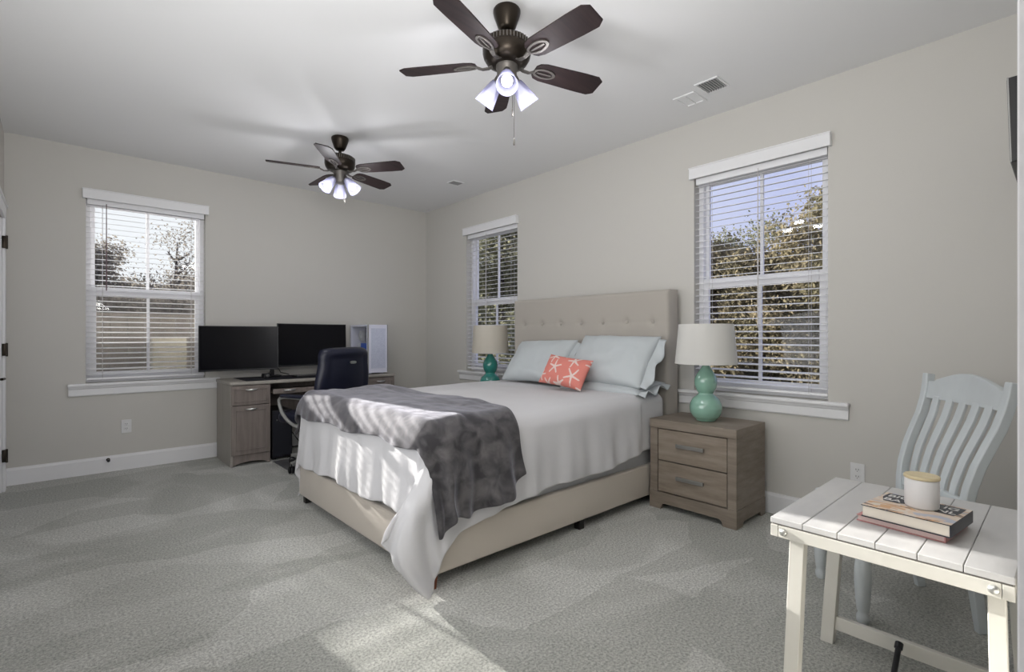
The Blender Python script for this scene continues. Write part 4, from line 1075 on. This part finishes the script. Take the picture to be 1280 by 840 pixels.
# crest rail
bm = B(); n = 28; F = []
for i in range(n + 1):
    u = -1 + 2 * i / n; x = u * .228
    zt = .958 + .042 * max(0, math.cos(u * PI / 2 * 1.15)) ** 1.2 - (.008 if abs(u) > .8 else 0)
    zb = .872; yy = -.012 * (1 - u * u)
    F.append([bm.verts.new(p) for p in ((x, yat(.88) + yy - .011, zb), (x, yat(.88) + yy + .011, zb), (x, yat(.97) + yy + .011, zt), (x, yat(.97) + yy - .011, zt))])
for A, C in zip(F[:-1], F[1:]):
    for j in range(4): bm.faces.new((A[j], A[(j + 1) % 4], C[(j + 1) % 4], C[j]))
bm.faces.new(F[0]); bm.faces.new(list(reversed(F[-1]))); obj('crest_rail', bm, M['white_chair'], wc, 50, bevel=.003)
bm = B(); box(bm, -.19, .19, yat(.50) - .012, yat(.50) + .012, .468, .522, .004); obj('back_rail', bm, M['white_chair'], wc)
for k in range(5):
    f = -1 + 2 * k / 4
    bm = B(); path = [(f * (.128 + .032 * (z - .5) / .4), yat(z) - .010 * 0 - .008 * (1 - f * f) * (z - .5) / .4, z) for z in (.51, .56, .61, .66, .71, .76, .81, .86, .885)]
    strip(bm, path, [.034, .036, .038, .040, .041, .042, .042, .041, .040], .012, (1, 0, 0)); obj('back_slat', bm, M['white_chair'], wc, 60, bevel=.002)

# black rod under the table
t = thing('black_rod', 'slim black rod with a small ring leaning up under the white table', 'rod', (2.02, .375, 0))
bm = B(); tube(bm, [(-.09, .00, .012), (-.02, .005, .055), (.10, .012, .108)], .0085, 12); lathe(bm, [(.009, -.012), (.012, -.01), (.012, .01), (.009, .012)], 14, mtx=Matrix.Translation((.10, .012, .108)) @ Matrix.Rotation(R(55), 4, 'Y')); obj('rod_shaft', bm, M['black'], t, 40)
bm = B(); lathe(bm, [(.03, .0), (.03, .006), (.012, .012), (.012, .02)], 20, (-.09, 0, 0)); obj('rod_foot', bm, M['black'], t, 40)

# wall television near the right edge
t = thing('wall_television', 'black television tilted down on a bracket high on the wall by the doorway', 'television', (2.98, .138, 1.99))
bm = B(); box(bm, -.28, .28, -.026, .016, -.163, .163, .004); obj('television_body', bm, M['black'], t)
bm = B(); box(bm, -.274, .274, .0165, .018, -.155, .157, .001); obj('display_panel', bm, M['screen'], t)
bm = B(); box(bm, -.2815, -.2803, .012, .017, -.163, .163); obj('bezel_edge', bm, M['armgrey'], t)
bm = B(); box(bm, -.10, .10, -.124, -.10, -.10, .10, .003); box(bm, -.03, .03, -.10, -.026, -.03, .03, .003)
prism(bm, [(-.124, -.25), (-.10, -.25), (-.03, -.163), (-.03, -.10), (-.05, -.10)], 'x', -.255, -.235)
obj('wall_bracket', bm, M['armgrey'], t)
t.rotation_euler = (R(-1.6), 0, 0)

# ================================================================== OUTSIDE
bm = B(); box(bm, -40, 60, -40, 90, -3.3, -3.0); struct('ground', bm, M['grass'])
def tree(name, x, y, h, rad, label, lm, n=3800, leaf=.12, bare=False, z0=-3.0, low=.25):
    t = thing(name, label, 'tree', (x, y, z0), random.uniform(0, 6), 'trees outside the windows')
    rs = random.Random(int(x * 31 + y * 17))
    bm = B(); tube(bm, [(0, 0, 0), (.1, .05, h * .3), (.0, .1, h * .6), (.05, 0, h * .92)], [.20, .15, .09, .02], 8)
    tips = []
    for k in range(26 if bare else 12):
        zb = h * rs.uniform(.28, .85); a = rs.uniform(0, 2 * PI); L = rad * rs.uniform(.6, 1.0) * (1.15 - zb / h)
        m_ = Vector((math.cos(a) * L * .5, math.sin(a) * L * .5, zb + L * .3)); e_ = Vector((math.cos(a) * L, math.sin(a) * L, zb + L * .7))
        tube(bm, [(0.03, .05, zb), m_, e_], [.05, .03, .012], 5); tips.append((m_, e_))
        for q in range(3 if bare else 0):
            d = Vector((rs.uniform(-1, 1), rs.uniform(-1, 1), rs.uniform(.1, 1))) * L * .4
            tube(bm, [m_.lerp(e_, q / 3), m_.lerp(e_, q / 3) + d * .5, m_.lerp(e_, q / 3) + d * 1.1], [.02, .014, .005], 4)
    obj('trunk', bm, M['bark'], t, True)
    bm = B()
    blobs = [(rs.uniform(0, 2 * PI), rs.uniform(.1, .8) * rad, rs.uniform(low, .97)) for _ in range(34)]
    bm.free(); V = []; Fc = []
    for i in range(n):
        a, d, zf = rs.choice(blobs)
        s = (1.0 - .55 * abs(zf - .5) * 1.4)
        c = Vector((math.cos(a) * d * s, math.sin(a) * d * s, h * zf)) + Vector((rs.gauss(0, 1), rs.gauss(0, 1), rs.gauss(0, .7))) * (rad * .17)
        u = Vector((rs.uniform(-1, 1), rs.uniform(-1, 1), rs.uniform(-1, 1))).normalized(); v = u.orthogonal().normalized(); w = u.cross(v)
        l = leaf * rs.uniform(.6, 1.4); q = len(V)
        V += [c + v * l, c + w * l * .55, c - v * l, c - w * l * .55]; Fc.append((q, q + 1, q + 2, q + 3))
    me = bpy.data.meshes.new('foliage'); me.from_pydata(V, [], Fc); me.materials.append(lm)
    fo = bpy.data.objects.new('foliage', me); COL.objects.link(fo); fo.parent = t
    return t
# through the window in the far wall
tree('leafy_tree', 1.0, 24, 7.6, 2.0, 'rounded brown green tree outside the window beside the desk', M['leaf_brown'], 26000, .06)
tree('bare_tree', 2.9, 20, 7.9, 2.0, 'tall thin-leaved tree standing against the sky outside the window beside the desk', M['leaf_brown'], 9000, .04, True)
tree('leafy_tree', 4.4, 26, 7.0, 2.4, 'dense brown tree at the edge of the view beside the monitors', M['leaf_brown'], 26000, .06)
tree('leafy_tree', -1.2, 27, 7.0, 2.6, 'broad brown tree seen at the window edge nearest the door', M['leaf_brown'], 26000, .06)
tree('leafy_tree', 2.6, 31, 6.6, 3.0, 'low brown tree behind the other trees of the far window', M['leaf_brown'], 26000, .065)
# added barrier outside the far window: boards block low sun, cream cabinet beside it
t = thing('sun_barrier', 'grey brown boarded barrier added outside the window beside the desk to block low sun', 'sun_barrier', (0.6, YF + WT, -0.14))
bm = B(); box(bm, -2.6, 2.6, .01, 1.0, -.12, 0); obj('barrier_floor', bm, M['fence'], t)
bm = B()
for k in range(37): box(bm, -2.59 + k * .14, -2.59 + k * .14 + .134, .93, .955,   .02, 1.505, .002)
box(bm, -2.6, 2.6,   .915, .97, 1.5055, 1.54, .004); box(bm, -2.6, 2.6, .9555, .985, .3, .38)
obj('barrier_boards', bm, M['fence'], t)
t = thing('storage_cabinet', 'cream cabinet standing by the sun barrier, seen low through the window beside the desk', 'cabinet', (0.83, YF + WT + .62, -0.139))
bm = B(); box(bm, -.15, .15, -.15, .15, 0.02, 1.28, .01); obj('cabinet_body', bm, M['build'], t)
bm = B(); box(bm, -.14, .14, -.162, -.1505, .05, 1.25, .004); obj('cabinet_door', bm, M['build'], t)
bm = B(); box(bm, -.13, .13, -.13, .13, 0, .0195); obj('plinth', bm, M['fence'], t)
# through the windows in the right wall
for (x, y, h, rad, lab, lm, n) in (
    (13.8, 6.7, 6.9, 1.9, 'golden green tree outside the large window, at its side nearest the headboard', 'leaf_gold', 36000),
    (13.4, 5.2, 6.6, 1.7, 'low golden green tree in the middle of the view through the large window', 'leaf_gold', 36000),
    (13.0, 3.6, 7.4, 1.8, 'tall golden tree outside the large window, farthest from the bed', 'leaf_gold', 36000),
    (17.6, 8.2, 7.6, 2.3, 'dark tree rising behind the golden trees of the large window', 'leaf_green', 30000),
    (17.6, 5.6, 8.0, 2.3, 'dark tree behind the tall golden tree of the large window', 'leaf_green', 30000),
    (9.0, 10.3, 8.6, 2.2, 'dark leafy tree filling the corner window beside the headboard', 'leaf_green', 36000),
    (9.4, 13.4, 9.2, 2.2, 'tall dark tree outside the corner window, toward the desk', 'leaf_green', 36000),
    (13.2, 14.4, 9.8, 2.6, 'big dark tree standing farther off outside the corner window', 'leaf_green', 36000)):
    tree('leafy_tree', x, y, h, rad, lab, M[lm], n, .05, low=.12)
# wooded land far beyond the garden, one lumpy mass of crowns
def woods(name, pts, hgt, label, m, seed):
    bm = B(); n = 150; K = 14; rows = []
    segs = [((Vector(pts[i + 1]) - Vector(pts[i])).length) for i in range(len(pts) - 1)]; tot = sum(segs)
    for i in range(n + 1):
        d = tot * i / n; k = 0
        while k < len(segs) - 1 and d > segs[k]: d -= segs[k]; k += 1
        a, b = Vector(pts[k]), Vector(pts[k + 1]); p = a.lerp(b, d / segs[k]); nrm = Vector((-(b - a).y, (b - a).x)).normalized()
        row = []
        for j in range(K + 1):
            t_ = PI * j / K
            h = hgt * (.86 + .16 * noise.noise(Vector((p.x * .22, p.y * .22, seed))) + .10 * noise.noise(Vector((p.x * .8, p.y * .8, j * .7 + seed))))
            o_ = -3.2 * math.cos(t_) + .9 * noise.noise(Vector((p.x * .7, p.y * .7, j * .9)))
            row.append(bm.verts.new((p.x + nrm.x * o_, p.y + nrm.y * o_, -3.1 + max(.0, math.sin(t_)) ** .6 * h + (.35 * noise.noise(Vector((p.x * 1.6, p.y * 1.6, j * 1.1))) if 0 < j < K else 0))))
        rows.append(row)
    for A, C in zip(rows[:-1], rows[1:]):
        for j in range(K): bm.faces.new((A[j], A[j + 1], C[j + 1], C[j]))
    bm.faces.new(rows[0]); bm.faces.new(list(reversed(rows[-1])))
    return tag(obj(name, bm, m, None, False), label, 'woods', None, 'stuff')
woods('distant_woods', [(-16, 40), (4, 41), (20, 38)], 8.6, 'brown wooded skyline beyond the window beside the desk', M['leaf_brown'], 1.0)
woods('distant_woods', [(14, 33), (20, 25), (26, 14), (27, 0)], 8.0, 'dark wooded skyline behind the trees of the large and corner windows', M['leaf_green'], 5.0)
